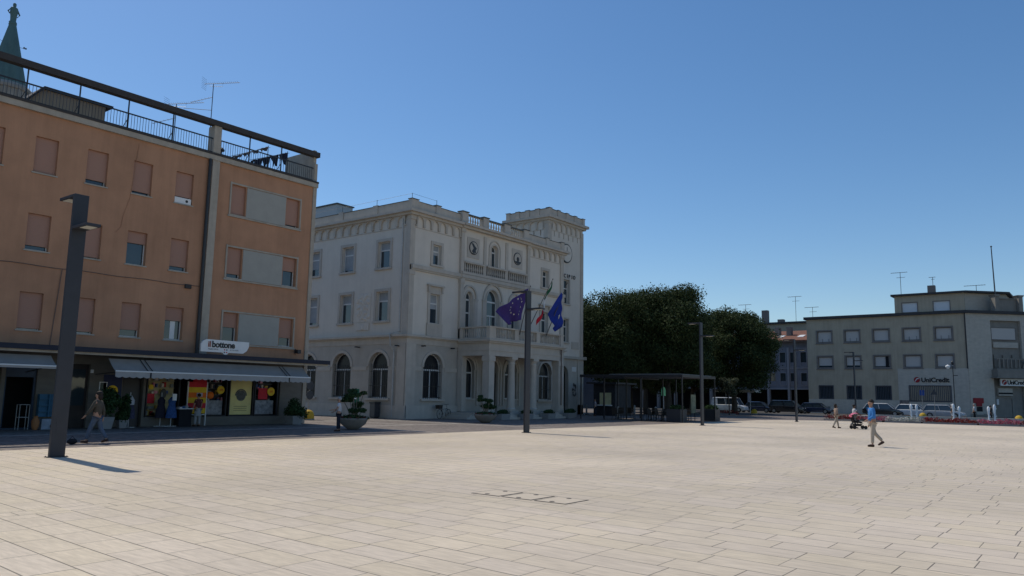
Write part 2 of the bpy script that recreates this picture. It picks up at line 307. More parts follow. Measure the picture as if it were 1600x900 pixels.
# railing: vertical posts, rails, bars
mb=MB(); mb.box(-2,20.45,YB+.02,YB+.06,14.3,14.36); mb.box(20.85,26.7,YB+.02,YB+.06,14.3,14.36); mb.box(-2,26.7,YB+.025,YB+.05,13.62,13.65); mb.build('handrail',M_black,OB)
mb=MB(); x=-1.9
while x<26.6:
    if not 20.4<x<20.9: mb.box(x-.008,x+.008,YB+.03,YB+.046,13.64,14.3)
    x+=.135
b_=mb.build('railing_bars',M_black,OB)
for x in (1.4,3.5,5.6,7.7,9.8,11.92,14.02,16.17,18.34,22.58,24.56):
    mb=MB(); mb.box(x-.025,x+.025,YB+.06,YB+.11,13.5,15.02); mb.tube([(x-.16,YB+.4,13.5),(x-.01,YB+.1,14.05)],.018,5); mb.build('railing_post',M_black,OB)
# stair penthouse on the terrace
mb=MB(); mb.prism([(12.77,13.4),(12.77,14.42),(13.4,15.12),(16.15,15.12),(16.15,13.4)],37.5,40); p_=mb.build('stair_penthouse',mat('penthouse_boards',(.33,.27,.20),.85,.12,2,stretch=(7,7,.4)),OB)
mb=MB(); mb.prism([(12.66,14.4),(13.35,15.22),(16.42,15.22),(16.42,15.12),(13.4,15.12),(12.72,14.34)],37.3,40.2); mb.build('roof_edge',M_beam,p_)
mb=MB(); mb.tube([(20.3,YB-.12,3.3),(20.3,YB-.12,13.2)],.075,10); mb.build('downpipe',M_black,OB)
mb=MB()
for k in range(40): 
    x0=-2+k*.56; z0=6.72+ .02*math.sin(k*1.3)
    mb.tube([(x0,YB-.03,z0),(x0+.56,YB-.03,6.72+.02*math.sin((k+1)*1.3))],.016,5,cap=False)
mb.tube([(13.95,YB-.03,6.7),(13.75,YB-.03,3.4)],.016,5)
o_=mb.build('facade_cable',mat('old_cable',(.16,.12,.10),.8),OB); mb=MB(); mb.tube([(16.75,YB-.02,13.0),(16.55,YB-.02,10.4),(16.3,YB-.02,9.5),(16.25,YB-.02,9.0),(16.05,YB-.02,8.7)],.012,5); mb.build('facade_cable',M_or,OB)
mb=MB(); mb.box(19.5,19.8,YB-.12,YB,6.55,6.75); mb.build('junction_box',M_beam,OB)
def house_window(parent,x0,x1,z0,z1,gap,curtain=None,ac=False):
    H=z1-z0; mb=MB(OF); w=.05
    mb.box(x0,x0+w,.2,.26,z0,z1); mb.box(x1-w,x1,.2,.26,z0,z1); mb.box(x0+w,x1-w,.2,.26,z0,z0+w); mb.box(x0+w,x1-w,.2,.26,z1-w,z1)
    fr=mb.build('window',M_win,parent)
    MB(OF).box(x0+w,x1-w,.22,.24,z0+w,z1-w).build('pane',M_glass,fr)
    if gap<.9: 
        mb=MB(OF); zz=z0+.02+gap*H if gap else z0+.01
        mb.box(x0+.004,x1-.004,.13,.165,zz,z1-.003); mb.build('shutter',M_shut,fr)
    MB(OF).box(x0-.06,x1+.06,-.05,.2,z0-.06,z0).build('sill',M_cream,fr)
    if curtain: MB(OF).box(x0+.38,x0+.62,.21,.217,z0+.06,z0+gap*H).build('curtain',M_white,fr)
    if ac:
        m2=MB(OF); m2.box(x0+.02,x1-.04,.03,.12,z0+.01,z0+.3); a_=m2.build('air_conditioner',M_white,parent)
        MB(OF).prism([(x0+.64+.07*math.cos(a),z0+.16+.07*math.sin(a)) for a in [k*.628 for k in range(10)]],.02,.03).build('fan_grille',M_black,a_)
for w_ in wins: house_window(OB,*w_,curtain=(w_[0]==18.66 and w_[2]<5),ac=(w_[0]==18.66 and w_[2]>10))
for w_ in sw: house_window(OB,*w_)
for z0,z1 in ((10.66,12.22),(7.38,8.93),(4.1,5.6)):
    mb=MB(OF); mb.box(21.56,21.64,-.05,.05,z0-.08,z1+.12); mb.box(25.9,25.98,-.05,.05,z0-.08,z1+.12); mb.box(21.64,25.9,-.05,.0,z1+.02,z1+.1); mb.box(21.5,26.02,-.08,.0,z0-.14,z0-.065)
    mb.build('band_surround',M_cream,OB); MB(OF).box(22.55,24.97,-.03,.0,z0-.04,z1).build('spandrel_panel',M_grey,OB)
# canopy
mb=MB(); mb.box(-2,26.85,33.0,YB,3.16,3.36); cn=mb.build('canopy',mat('canopy_metal',(.02,.024,.04),.6,.15,2),OB); 
MB().box(-2,26.8,33.12,33.3,3.06,3.16).build('canopy_trim',M_cream,cn)
# ground floor: stone walls, openings
M_shopstone=mat('shop_stone_cladding',(.15,.138,.118),.7,.12,1.6,stretch=(1,1,3),bump=.15)
mb=MB(OF); mb.wall(-2,26.72,0,3.16,0,.3,[(10.3,12.1,.5,2.7),(12.25,13.42,0,2.65),(14.7,15.5,0,2.72),(16.95,17.9,0,2.7),(18.02,25.3,.42,2.55),(6.2,9.6,.4,2.6),(1,5,.4,2.6)],ends=False)
mb.build('ground_floor_wall',M_shopstone,OB)
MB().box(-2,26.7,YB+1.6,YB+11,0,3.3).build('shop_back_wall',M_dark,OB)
MB().box(-2,26.7,YB+.3,YB+1.6,0,.02).build('shop_floor',mat('shop_floor',(.08,.075,.07),.5),OB)
# entrance door, shop door
mb=MB(OF); mb.box(14.7,15.5,.16,.22,0,2.72); d_=mb.build('entrance_door',mat('dark_wood_door',(.035,.028,.025),.5,.2,3),OB)
MB(OF).box(14.82,15.38,.145,.16,.95,2.5).build('pane',M_glass,d_); MB(OF).tube([(14.8,.1,1.0),(14.8,.1,1.3)],.015,6).build('handle',M_white,d_)
mb=MB(OF); mb.frame(12.33,13.34,.05,2.1,.08,.1,.2); mb.box(12.25,13.42,.1,.2,2.18,2.65); d_=mb.build('shop_door',mat('blue_door_frame',(.03,.05,.085),.5),OB)
MB(OF).box(10.3,12.1,.15,.17,.5,2.7).build('shop_window',M_glass,OB)
mb=MB(OF); mb.box(17.0,17.85,.2,.25,0,2.7); d_=mb.build('folding_grille',M_black,OB)
# haberdashery window bays
M_lit=mat('display_backing',(.55,.48,.26),.8,.15,2.5); M_red=mat('poster_red',(.6,.03,.045),.7,.08,4); M_yel=mat('poster_yellow',(.8,.5,.03),.7,.08,4); M_ora=mat('poster_orange',(.8,.17,.02),.7,.1,4); M_pale=mat('poster_pale_yellow',(.78,.66,.27),.7,.1,2)
M_fr2=mat('shop_frame',(.018,.02,.026),.4,.1,4)
def bay(x0,x1,z0=.47,z1=2.5):
    mb=MB(OF); mb.frame(x0,x1,z0,z1,.05,.02,.14); f=mb.build('display_window',M_fr2,OB); return f
f=bay(18.13,19.65); MB(OF).box(18.13,19.65,.55,.57,.47,2.5).build('backdrop',M_lit,f); MB(OF).box(18.15,18.5,.1,.12,1.05,1.5).build('poster',M_red,f)
MB(OF).prism([(18.32+.12*math.cos(a),1.8+.12*math.sin(a)) for a in [k*.4 for k in range(16)]],.1,.12).build('round_sticker',M_yel,f)
mb=MB(OF); mb.ball((19.05,.35,1.5),.16,10,7,(1,.6,1.5)); mb.tube([(19.05,.35,.5),(19.05,.35,1.3)],.02); mb.build('bust_form',mat('bust_cloth',(.10,.10,.10),.8),f)
f=bay(21.1,22.15); MB(OF).box(21.1,22.15,.62,.64,.47,2.5).build('backdrop',mat('display_dark',(.05,.05,.055),.8,.4,3),f)
mb=MB(OF); mb.box(21.12,22.13,.3,.32,.5,1.2); mb.build('poster',mat('poster_photo',(.32,.32,.33),.7,.55,5),f,label='pale photographic poster')
MB(OF).ball((21.38,.2,1.45),.2,12,8,(1,.5,.9)).build('orange_ball_of_yarn',M_ora,f)
mb=MB(OF); mb.prism([(21.85+.2*math.cos(a),1.72+.2*math.sin(a)) for a in [k*.314 for k in range(20)]],.05,.07); mb.build('round_sticker',M_yel,f); text('sticker_text','-20%',.13,OF,21.85,1.68,.045,M_red,f,.003,align='CENTER')
f=bay(22.38,23.68); MB(OF).box(22.38,23.68,.62,.64,.47,2.5).build('backdrop',M_dark,f); p_=MB(OF).box(22.42,23.64,.1,.12,.5,2.35).build('poster',M_pale,f,label='large pale yellow poster with a round grey emblem')
mb=MB(OF); mb.archband(22.75,23.31,1.45,1.73,.06,.085,.1,foot=None); 
mb.prism([(23.03+.27*math.cos(a),1.45+.27*math.sin(a)) for a in [k*.262 for k in range(24)]],.09,.1); mb.build('emblem',mat('emblem_grey',(.12,.12,.11),.7,.4,12),f)
for k in range(3): MB(OF).box(22.65,23.4,.092,.1,.7+.1*k,.725+.1*k).build('printed_line',mat('print_brown',(.3,.2,.08),.7),f)
f=bay(23.84,25.15); MB(OF).box(23.84,25.15,.62,.64,.47,2.5).build('backdrop',mat('display_dark',(.05,.05,.055)),f)
MB(OF).box(24.05,24.6,.1,.12,1.28,1.85).build('poster',M_red,f,label='red poster'); mb=MB(OF); mb.box(23.86,25.13,.3,.32,.5,1.22); mb.build('poster',mat('poster_photo',(.32,.32,.33)),f,label='grey photographic poster')
mb=MB(OF); mb.prism([(24.78+.22*math.cos(a),1.68+.22*math.sin(a)) for a in [k*.314 for k in range(20)]],.05,.07); mb.build('round_sticker',M_yel,f); text('sticker_text','-20%',.13,OF,24.78,1.64,.045,M_red,f,.003,align='CENTER')
mb=MB(OF); mb.box(20.3,21.0,-.04,0,1.9,2.45); mb.build('shop_panel',M_red,OB)
mb=MB(OF); mb.box(16.1,16.9,-.03,0,.9,2.3); q=mb.build('shop_poster',mat('poster_navy',(.03,.04,.09),.6),OB)
MB(OF).prism([(16.5+.24*math.cos(a),1.6+.24*math.sin(a)) for a in [k*.314 for k in range(20)]],-.045,-.03).build('yellow_disc',M_yel,q)
mb=MB(OF); mb.frame(15.95,16.22,1.6,1.95,.03,-.05,0); q=mb.build('notice_board',M_white,OB); MB(OF).box(15.95,16.22,-.03,0,1.6,1.95).build('notice_sheet',mat('notice_green',(.1,.12,.1),.7),q)
MB(OF).box(15.5,15.62,-.06,0,2.35,2.5).build('house_number_plate',M_white,OB)
goods=[mat('goods_%d'%i,c,.7,.3,12) for i,c in enumerate([(.5,.06,.05),(.7,.6,.5),(.1,.15,.35),(.6,.4,.1),(.3,.32,.3),(.7,.3,.35)])]
for q_,(x0,x1) in zip([o for o in OB.children if o.name.startswith('display_window')],((18.2,19.6),(21.15,22.1),(22.45,23.6),(23.9,25.1))):
    if 22.4<x0<23: continue
    mb=MB(OF)
    for k in range(34):
        x=random.uniform(x0,x1-.12); z=random.choice([.5,.5,.8,1.1,1.5,1.8,2.1]); mb.mi(random.randrange(6)).box(x,x+random.uniform(.05,.2),.34,.5,z,z+random.uniform(.08,.26))
    for z in (.78,1.08,1.48,1.78,2.08): mb.mi(4).box(x0,x1,.36,.52,z-.012,z)
    mb.build('shop_goods',goods,q_)
# striped poster panel standing at the shop front
t=root('poster_column',(20.45,34.95,0),'tall red and yellow striped sale poster panel beside the shop display','poster stand')
mb=MB(); mb.box(19.98,20.02,34.93,35.0,0,2.1); mb.box(20.96,21.0,34.93,35.0,0,2.1); mb.box(20.02,20.96,34.94,34.99,.5,.54); mb.build('frame',M_white,t)
for k,(a,b,m_) in enumerate([(1.83,2.08,M_red),(1.58,1.83,M_yel),(1.33,1.58,M_ora),(1.08,1.33,M_yel),(.83,1.08,M_red),(.58,.83,M_yel)]): MB().box(20.02,20.96,34.945,34.97,a,b).build('poster_stripe',m_,t)
MB().box(20.45,20.75,34.92,34.944,1.38,1.56).build('notice_sheet',mat('notice_lilac',(.45,.42,.5),.7),t)
# awnings
M_awn=mat('awning_cloth',(.27,.245,.215),.85,.08,2.5); M_awn2=mat('awning_valance',(.36,.345,.33),.8,.08,4)
def awning(x0,x1,lab,z1=2.95,z0=2.42,zv=2.15,yf=32.6,splits=(),scal=True):
    t=root('awning',((x0+x1)/2,33.2,z1),lab,'awning','awnings over the shop fronts')
    mb=MB(); n=24
    for k in range(6):
        a,b=k/6,(k+1)/6; ya,yb=33.3+(yf-33.3)*a,33.3+(yf-33.3)*b; za,zb=z1+(z0-z1)*a-.04*math.sin(math.pi*a),z1+(z0-z1)*b-.04*math.sin(math.pi*b)
        mb.hexa([(x0,yb,zb-.01),(x1,yb,zb-.01),(x1,ya,za-.01),(x0,ya,za-.01),(x0,yb,zb),(x1,yb,zb),(x1,ya,za),(x0,ya,za)])
    mb.build('awning_cloth',M_awn,t)
    mb=MB(); ns=int((x1-x0)/.3)
    for k in range(ns):
        a=x0+(x1-x0)*k/ns; b=x0+(x1-x0)*(k+1)/ns; pts=[(a,z0),(a,zv+.05)]+[(a+(b-a)*q/4,zv+.05-.05*math.sin(math.pi*q/4)) for q in (1,2,3)]+[(b,zv+.05),(b,z0)]
        mb.prism(pts if scal else [(a,z0),(a,zv),(b,zv),(b,z0)],yf-.008,yf+.004)
    mb.build('valance',M_awn2,t)
    mb=MB(); mb.box(x0,x1,yf-.03,yf+.03,z0-.02,z0+.03); mb.build('front_bar',M_white,t)
    for s in (x0+.25,x1-.25): MB().tube([(s,34.9,2.3),(s,yf+.05,z0-.02)],.02,6).build('folding_arm',M_black,t)
    for s in splits: MB().box(s-.03,s+.03,yf-.02,yf-.009,zv+.02,z0-.03).build('awning_gap',M_dark,t); 
    for s in splits: 
        mb=MB()
        for q in (-.1,.1): mb.hexa([(s+q-.02,yf,z0+.004),(s+q+.02,yf,z0+.004),(s+q-.06,33.28,z1+.004),(s+q-.1,33.28,z1+.004),(s+q-.02,yf,z0+.012),(s+q+.02,yf,z0+.012),(s+q-.06,33.28,z1+.012),(s+q-.1,33.28,z1+.012)])
        mb.build('awning_stripe',M_dark,t)
awning(15.4,25.3,'long grey awning with scalloped white edge over the haberdashery',splits=(16.9,24.0))
awning(6.5,13.15,'plain grey awning over the shop at the left edge, without scallops',z0=2.52,zv=2.42,scal=False)
# shop sign on the canopy
t=root('shop_sign',(20.65,33.1,3.4),'white shop sign reading ilbottone standing on the dark canopy','shop sign')
SF=Fr((0,33.1),(1,0),(0,1))
poly=[(19.42,3.47),(21.62,3.47),(21.82,3.6),(21.92,3.8),(21.92,4.03),(19.7,4.05),(19.52,3.97),(19.42,3.82)]
mb=MB(SF); mb.prism(poly,0,.1); mb.prism([(20.68+.17*math.cos(a),3.54+.17*math.sin(a)) for a in [k*.3142 for k in range(20)]],-.004,.098); mb.build('sign_panel',M_white,t)
text('lettering','il',.36,SF,19.75,3.71,-.012,mat('sign_terracotta',(.35,.12,.08),.6),t,.004,.012); text('lettering','bottone',.40,SF,19.95,3.70,-.012,M_black,t,.004,.015,spacing=.92)
text('lettering','MERCERIA',.1,SF,19.78,3.57,-.012,mat('sign_greytext',(.3,.3,.3),.6),t,.004,spacing=1.15); text('lettering','ATELIER',.1,SF,20.9,3.57,-.012,mat('sign_greytext',(.3,.3,.3)),t,.004,spacing=1.3)
for a,b in ((-.06,.06),(.06,.06),(-.06,-.06),(.06,-.06)): MB(SF).prism([(20.68+a+.032*math.cos(q),3.54+b+.032*math.sin(q)) for q in [k*.63 for k in range(10)]],-.012,-.004).build('button_mark',M_black if a*b>0 else M_red,t)
# floodlight and camera on the facade
mb=MB(OF); mb.box(26.0,26.22,-.4,-.1,3.75,3.95); mb.tube([(26.1,-.1,3.9),(26.1,0,4.0)],.02); mb.build('wall_lamp',M_black,OB)
# TV antennas on the terrace
def antenna(name,loc,h,lab,sc_=1,arms=2,dirx=1,grp='television aerials on the rooftops'):
    t=local(name,loc,lab,'aerial',grp,R(-48)); mb=MB(); mb.tube([(0,0,0),(0,0,h)],.022*sc_,6); mb.build('mast',M_anth,t)
    mb=MB(); L=1.9*sc_; mb.tube([(-.5*dirx*sc_,0,h-.02),((L-.5)*dirx*sc_,0,h+.16*sc_)],.014*sc_,5)
    for k in range(16): 
        x=-.35+k*.11*sc_; mb.tube([(x*dirx,-.16*sc_,h+.02+k*.011),(x*dirx,.16*sc_,h+.02+k*.011)],.006*sc_,4)
    mb.tube([(-.2*dirx*sc_,0,h-.12*sc_),(.5*dirx*sc_,0,h-.12*sc_),(.5*dirx*sc_,0,h+.1*sc_)],.01*sc_,4)
    mb.build('boom',M_anth,t)
    mb=MB()
    for k in range(7): mb.tube([(-.55*dirx*sc_,-.25*sc_,h-.3*sc_+k*.1*sc_),(-.45*dirx*sc_,.25*sc_,h-.3*sc_+k*.1*sc_)],.007*sc_,4)
    mb.build('reflector',M_anth,t)
    if arms>1:
        mb=MB(); mb.tube([(-1.15*sc_,0,h-1.1*sc_),(0,0,h-.75*sc_)],.014*sc_,5)
        for k in range(6): mb.tube([(-1.1*sc_+k*.18*sc_,-.12,h-1.08*sc_+k*.055*sc_),(-1.1*sc_+k*.18*sc_,.12,h-1.08*sc_+k*.055*sc_)],.006*sc_,4)
        mb.build('lower_boom',M_anth,t)
    if arms>2: MB().tube([(-1.5,0,h-1.45),(0,0,h-1.5)],.014,5).build('stay_bar',M_anth,t)
    return t
antenna('tv_aerial',(21.9,38.0,13.4),5.0,'taller of the two television aerials on the orange house',arms=3)
antenna('tv_aerial',(19.9,38.0,13.4),3.2,'shorter television aerial on the orange house, left of the tall one',arms=2)
# laundry
M_cl=mat('dark_laundry',(.02,.03,.06),.9,.4,5); M_cl2=mat('grey_laundry',(.12,.12,.13),.9,.4,5)
for (x0,y0,z0,x1,y1,z1,m_,lab,drop) in [(22.0,36.0,13.9,24.15,36.0,15.05,M_cl2,'row of small dark clothes pegged on the left line of the roof terrace',.22),(23.25,36.1,14.05,25.5,36.1,15.1,M_cl,'large dark blue cloths hung over the right line of the roof terrace',.7)]:
    t=root('clothes_line',((x0+x1)/2,y0,13.5),lab,'laundry','laundry on the roof terrace')
    mb=MB(); mb.tube([(x0-.2,y0-.05,z0-.03),(x1+.3,y1+.1,z1+.08)],.01,4); mb.tube([(x1+.1,y1,13.5),(x1+.1,y1,z1+.1)],.02,5); mb.build('line',M_black,t)
    mb=MB(); n=26; P=[]
    for i in range(n+1):
        a=i/n; x=x0+(x1-x0)*a; y=y0+(y1-y0)*a; z=z0+(z1-z0)*a; dd=drop*(.6+.4*math.sin(i*2.1)+.25*math.sin(i*5.3))
        for j in range(5): P.append((x+.03*math.sin(i*1.9+j),y-.05+.06*math.sin(i*1.3+j*.9),z-dd*j/4))
    mb.add(P,[(i*5+j,(i+1)*5+j,(i+1)*5+j+1,i*5+j+1) for i in range(n) for j in range(4)]); o=mb.build('cloth',m_,t,smooth='all'); so_=o.modifiers.new('thick','SOLIDIFY'); so_.thickness=.02
mb=MB(); mb.lathe(21.15,35.5,[(.05,13.5),(.05,13.9),(.17,13.92),(.17,14.0),(.07,14.1)],10); o=mb.build('vent_pipe',M_black,OB)

# =============== STREET LAMPS ===============
M_lampmetal=mat('lamp_column_metal',(.025,.028,.037),.5,.10,3,spec=.45,bump=.05); M_lens=mat('lamp_lens',(.55,.55,.5),.3,.05,8)
def lamp_proto(loc,lab):
    t=local('street_lamp',loc,lab,'street lamp','tall flat street lamps along the square'); H=6.65
    MB().box(-.18,.18,-.05,.05,0,H).build('column',M_lampmetal,t,bevel=.006)
    for (z,s,L,nm) in ((H-.075,1,.85,'upper_arm'),(5.72,-1,.85,'lower_arm')):
        mb=MB(); y0,y1=(.05,L) if s>0 else (-L,-.05)
        mb.box(-.18,.18,y0,y1,z,z+.075) if s>0 else mb.box(-.18,.18,y0,y1,z,z+.075)
        a=mb.build(nm,M_lampmetal,t,bevel=.006)
        MB().box(-.13,.13,y0+.35 if s>0 else y0+.08,y1-.08 if s>0 else y1-.35,z-.012,z).build('lamp_lens',M_lens,a)
    MB().box(-.24,.24,-.11,.11,0,.014).build('base_plate',M_lampmetal,t)
    for bx in (-.21,.21):
        for by in (-.085,.085): MB().lathe(bx,by,[(.014,.014),(.014,.03)],6).build('bolt',M_anth,t)
    MB().box(-.09,.09,-.053,-.0505,.55,.95).build('access_door',M_lampmetal,t)
    return t
LP=lamp_proto((8.55,20.77,0),'nearest flat dark street lamp in front of the orange house')
for (x,y,lab) in [(29.27,21.67,'second flat dark street lamp, in front of the town hall flags'),(47.46,21.04,'third flat dark street lamp, in front of the dark trees and pergola'),(63.9,20.25,'thin distant flat street lamp left of the couple, in front of the low arcaded building'),(82.9,20.4,'farthest flat street lamp, in front of the bank windows behind the stroller')]: place(LP,(x,y,0),0,lab)
# =============== TOWN HALL ===============
YH=37.86; XH=37.3; XR=56.2
TH=root('town_hall',(47,YH,0),'pale stone town hall with arched windows, porch balcony and square tower','building')
HF=Fr((0,YH),(1,0),(0,1)); HL=Fr((XH,0),(0,-1),(1,0))
def hall_win(F,a,b,c,d,trans,arch=None,mull=True,t=.22,parent=None,shade=None):
    low=c<2
    mb=MB(F); w=.07
    if arch: # arched window, spring arch, crown d
        mb.box(a,a+w,t,t+.06,c,arch); mb.box(b-w,b,t,t+.06,c,arch); mb.box(a+w,b-w,t,t+.06,c,c+w); mb.archband(a+w,b-w,arch,d-w,w,t,t+.06)
    else: mb.frame(a+w,b-w,c+w,d-w,w,t,t+.06)
    if trans: mb.box(a+w,b-w,t,t+.06,trans-.05,trans+.05)
    if mull: mb.box((a+b)/2-.04,(a+b)/2+.04,t,t+.06,c+w,(trans or d)-.05)
    fr=mb.build('window',M_win,parent or TH)
    mb=MB(F)
    if arch: mb.prism([(a+.03,c+.03)]+[(b-.03,c+.03)]+arcpts(a+.03,b-.03,arch,d-.03,12)[::-1],t+.03,t+.04)
    else: mb.box(a+.03,b-.03,t+.03,t+.04,c+.03,d-.03)
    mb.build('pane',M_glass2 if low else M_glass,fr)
    if shade: MB(F).box(a+w,b-w,t+.018,t+.028,shade,d-w-.02).build('blind',mat('window_blind',(.33,.35,.36),.8),fr)
    return fr
def surround(mb,a,b,c,d,w,hood=False,t=-.06):
    mb.frame(a,b,c,d,w,t,.0,bot=False); mb.box(a-w-.05,b+w+.05,t-.07,0,c-.14,c)
    if hood: mb.box(a-w,b+w,t+.02,0,d+w,d+w+.28); mb.box(a-w-.12,b+w+.12,t-.16,0,d+w+.28,d+w+.4); mb.box(a-w-.05,a-w+.1,t-.1,0,d+.1,d+w+.28); mb.box(b+w-.1,b+w+.05,t-.1,0,d+.1,d+w+.28)
# front holes
topF=[(39.55,40.4,10.9,12.36),(53.1,53.95,10.9,12.36)]
nobF=[(39.4,40.38,6.66,8.78),(52.95,53.9,6.66,8.78)]
arN=[(43.15,43.97,5.9,9.4,8.86),(45.6,47.12,5.9,9.82,8.95),(48.75,49.57,5.9,9.4,8.86)]
arT=[(46.1,46.9,11.65,13.38,12.98)]
mb=MB(HF)
mb.wall(XH+.25,42.5,5.7,14.1,0,.3,[h for h in topF+nobF if h[0]<42],ends=False)
mb.wall(51.0,XR,5.7,14.1,0,.3,[h for h in topF+nobF if h[0]>51],ends=False)
mb.wall(42.5,51.0,5.55,14.1,-.06,.3,arN+arT,ends=True)
lf=[(39.85,41.1,10.55,12.45),(43.72,45.0,10.55,12.45),(47.65,48.9,10.55,12.45),(51.6,52.85,10.55,12.45),(55.5,56.75,10.55,12.45)]
ln=[(a,b,6.75,8.85) for a,b,_,_ in lf]
Lh=[(-b,-a,c,d) for a,b,c,d in lf+ln]
mb2=MB(HL); mb2.wall(-62,-(YH+.25),5.7,14.1,0,.3,Lh,ends=False)
mb.build('front_wall',M_ms,TH); mb2.build('side_wall',M_ms,TH)
MB().box(XH+.3,XR-.02,YH+.34,62,.2,14.3).build('inner_block',M_dark,TH); MB().box(XR-.0,XR+.02,YH,62,0,14.1).build('far_side_wall',M_ms,TH)
# ground floor
gl=[(39.57,41.52,1.35,4.55,3.56),(43.45,45.45,1.35,4.55,3.56),(47.4,49.4,1.35,4.55,3.56),(51.4,53.4,1.35,4.55,3.56),(55.4,57.4,1.35,4.55,3.56)]
Gh=[(-b,-a,c,d,s) for a,b,c,d,s in gl]
gF=[(38.91,40.85,1.35,4.52,3.57),(42.95,44.45,1.42,4.4,3.53),(45.6,47.3,.5,4.45,3.55),(48.2,49.7,1.42,4.4,3.53),(52.7,54.52,1.37,4.5,3.55)]
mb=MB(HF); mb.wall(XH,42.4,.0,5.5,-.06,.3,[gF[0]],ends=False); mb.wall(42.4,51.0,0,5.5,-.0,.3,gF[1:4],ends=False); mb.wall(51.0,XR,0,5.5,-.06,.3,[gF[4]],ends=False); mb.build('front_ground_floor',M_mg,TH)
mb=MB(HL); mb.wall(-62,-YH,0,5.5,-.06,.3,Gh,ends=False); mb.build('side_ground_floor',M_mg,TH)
# plinth, string course, ledge
mb=MB(HF)
mb.box(XH-.12,42.45,-.16,-.06,0,.9); mb.box(51,XR+.1,-.16,-.06,0,.9)
mb.box(XH-.02,38.7,-.1,-.06,3.28,3.56); mb.box(41.05,42.4,-.1,-.06,3.28,3.56)
for z0,z1,o in ((5.5,5.58,.2),(5.58,5.72,.34)): mb.box(XH-o,42.5,-o,.0,z0,z1); mb.box(51.2,XR+o,-o,0,z0,z1)
mb.box(XH-.1,42.5,-.1,-.06,5.1,5.5); mb.box(51.2,XR+.1,-.1,-.06,5.1,5.5)
for z0,z1,o in ((10.22,10.34,.12),(10.34,10.6,.2)): mb.box(XH+.1,42.5,-o,0,z0,z1); mb.box(51.0,XR+o,-o,0,z0,z1); mb.box(42.5,51.0,-o-.08,-.06,z0,z1)
mb.box(42.5,51,-.3,-.06,10.62,10.82)
mb.build('string_course',M_mt,TH)
mb=MB(HL)
mb.box(-62,-YH+.16,-.16,-.06,0,.9)
segs=[-62]+[v for h in sorted(Gh) for v in (h[0]-.22,h[1]+.22)]+[-YH+.06]
for i in range(0,len(segs),2): mb.box(segs[i],segs[i+1],-.1,-.06,3.28,3.56)
for z0,z1,o in ((5.5,5.58,.2),(5.58,5.72,.34)): mb.box(-62,-YH,-o,0,z0+.002,z1-.002)
mb.box(-62,-YH+.06,-.1,-.06,5.1,5.5)
mb.build('string_course',M_mt,TH)
# windows, each with its own surround and moulding
def sub(fr,F,fn):
    mb=MB(F); fn(mb); mb.build('window_surround',M_mt,fr)
for h in topF+nobF:
    fr=hall_win(HF,*h[:4],h[2]+(h[3]-h[2])*.68,mull=False,shade=h[2]+(h[3]-h[2])*.5 if h[0]<42 else None)
    if h in nobF: sub(fr,HF,lambda mb:(surround(mb,h[0],h[1],h[2],h[3],.24,hood=True),mb.box(h[0]-.3,h[1]+.3,-.1,0,5.75,h[2]-.14)))
    else: sub(fr,HF,lambda mb:surround(mb,*h[:4],.22))
for h in Lh:
    fr=hall_win(HL,*h[:4],h[2]+(h[3]-h[2])*.68,mull=False,shade=h[2]+(h[3]-h[2])*random.choice([.3,.7,.1])); sub(fr,HL,lambda mb:surround(mb,*h,.2))
for h in arN:
    fr=hall_win(HF,h[0],h[1],h[2],h[3],h[2]+1.9,arch=h[4],mull=h[1]-h[0]>1); MB(HF).box(h[0],h[1],.22,.28,h[4]-.12,h[4]).build('transom',M_win,fr)
    sub(fr,HF,lambda mb:(mb.archband(h[0],h[1],h[4],h[3],.12,-.11,-.06,foot=5.9),mb.archband(h[0]-.32,h[1]+.32,h[4],h[3]+.36,.14,-.18,-.06),mb.box(h[0]-.5,h[0]-.12,-.16,-.06,5.9,h[4]),mb.box(h[1]+.12,h[1]+.5,-.16,-.06,5.9,h[4]),mb.box(h[0]-.54,h[0]-.1,-.2,-.06,h[4]-.12,h[4]+.02),mb.box(h[1]+.1,h[1]+.54,-.2,-.06,h[4]-.12,h[4]+.02)))
fr=hall_win(HF,46.1,46.9,11.65,13.38,12.85,arch=12.98,mull=False); sub(fr,HF,lambda mb:(mb.archband(46.1,46.9,12.98,13.38,.1,-.1,-.06,foot=11.65),mb.archband(45.85,47.15,12.98,13.68,.08,-.12,-.06,foot=11.7)))
def grille(F,h,parent):
    mb=MB(F); a,b,c,d,s=h; n=max(5,int((b-a)/.2))
    for i in range(1,n): 
        x=a+(b-a)*i/n; mb.box(x-.012,x+.012,.04,.064,c,s+.15)
    for z in (c+.1,c+.85,s-.35): mb.box(a,b,.064,.076,z,z+.03)
    for i in range(9):
        q=math.pi*(i+.5)/9; cx=(a+b)/2; r=(b-a)/2
        mb.archband(cx-(r-.13)*math.cos(q)-.06,cx-(r-.13)*math.cos(q)+.06,s+(d-s-.13)*math.sin(q)-.03,s+(d-s-.13)*math.sin(q)+.03,.015,.05,.065,n=4)
    mb.build('window_grille',M_black,parent)
for F,hs_ in ((HF,[gF[0],gF[1],gF[3],gF[4]]),(HL,Gh)):
    for h in hs_:
        f_=hall_win(F,h[0],h[1],h[2],h[3],h[4]-.2,arch=h[4],t=.24)
        if F is HL or h in (gF[0],gF[4]): grille(F,h,f_); sub(f_,F,lambda mb:(mb.archband(h[0],h[1],h[4],h[3],.2,-.12,-.06),mb.box(h[0]-.22,h[1]+.22,-.2,-.06,h[2]-.14,h[2])))
        else: sub(f_,F,lambda mb:(mb.archband(h[0],h[1],h[4],h[3],.2,-.06,0),mb.archband(h[0]-.2,h[1]+.2,h[4],h[3]+.2,.14,-.12,0,foot=.9),mb.box(h[0]-.1,h[1]+.1,-.12,0,h[2]-.12,h[2])))
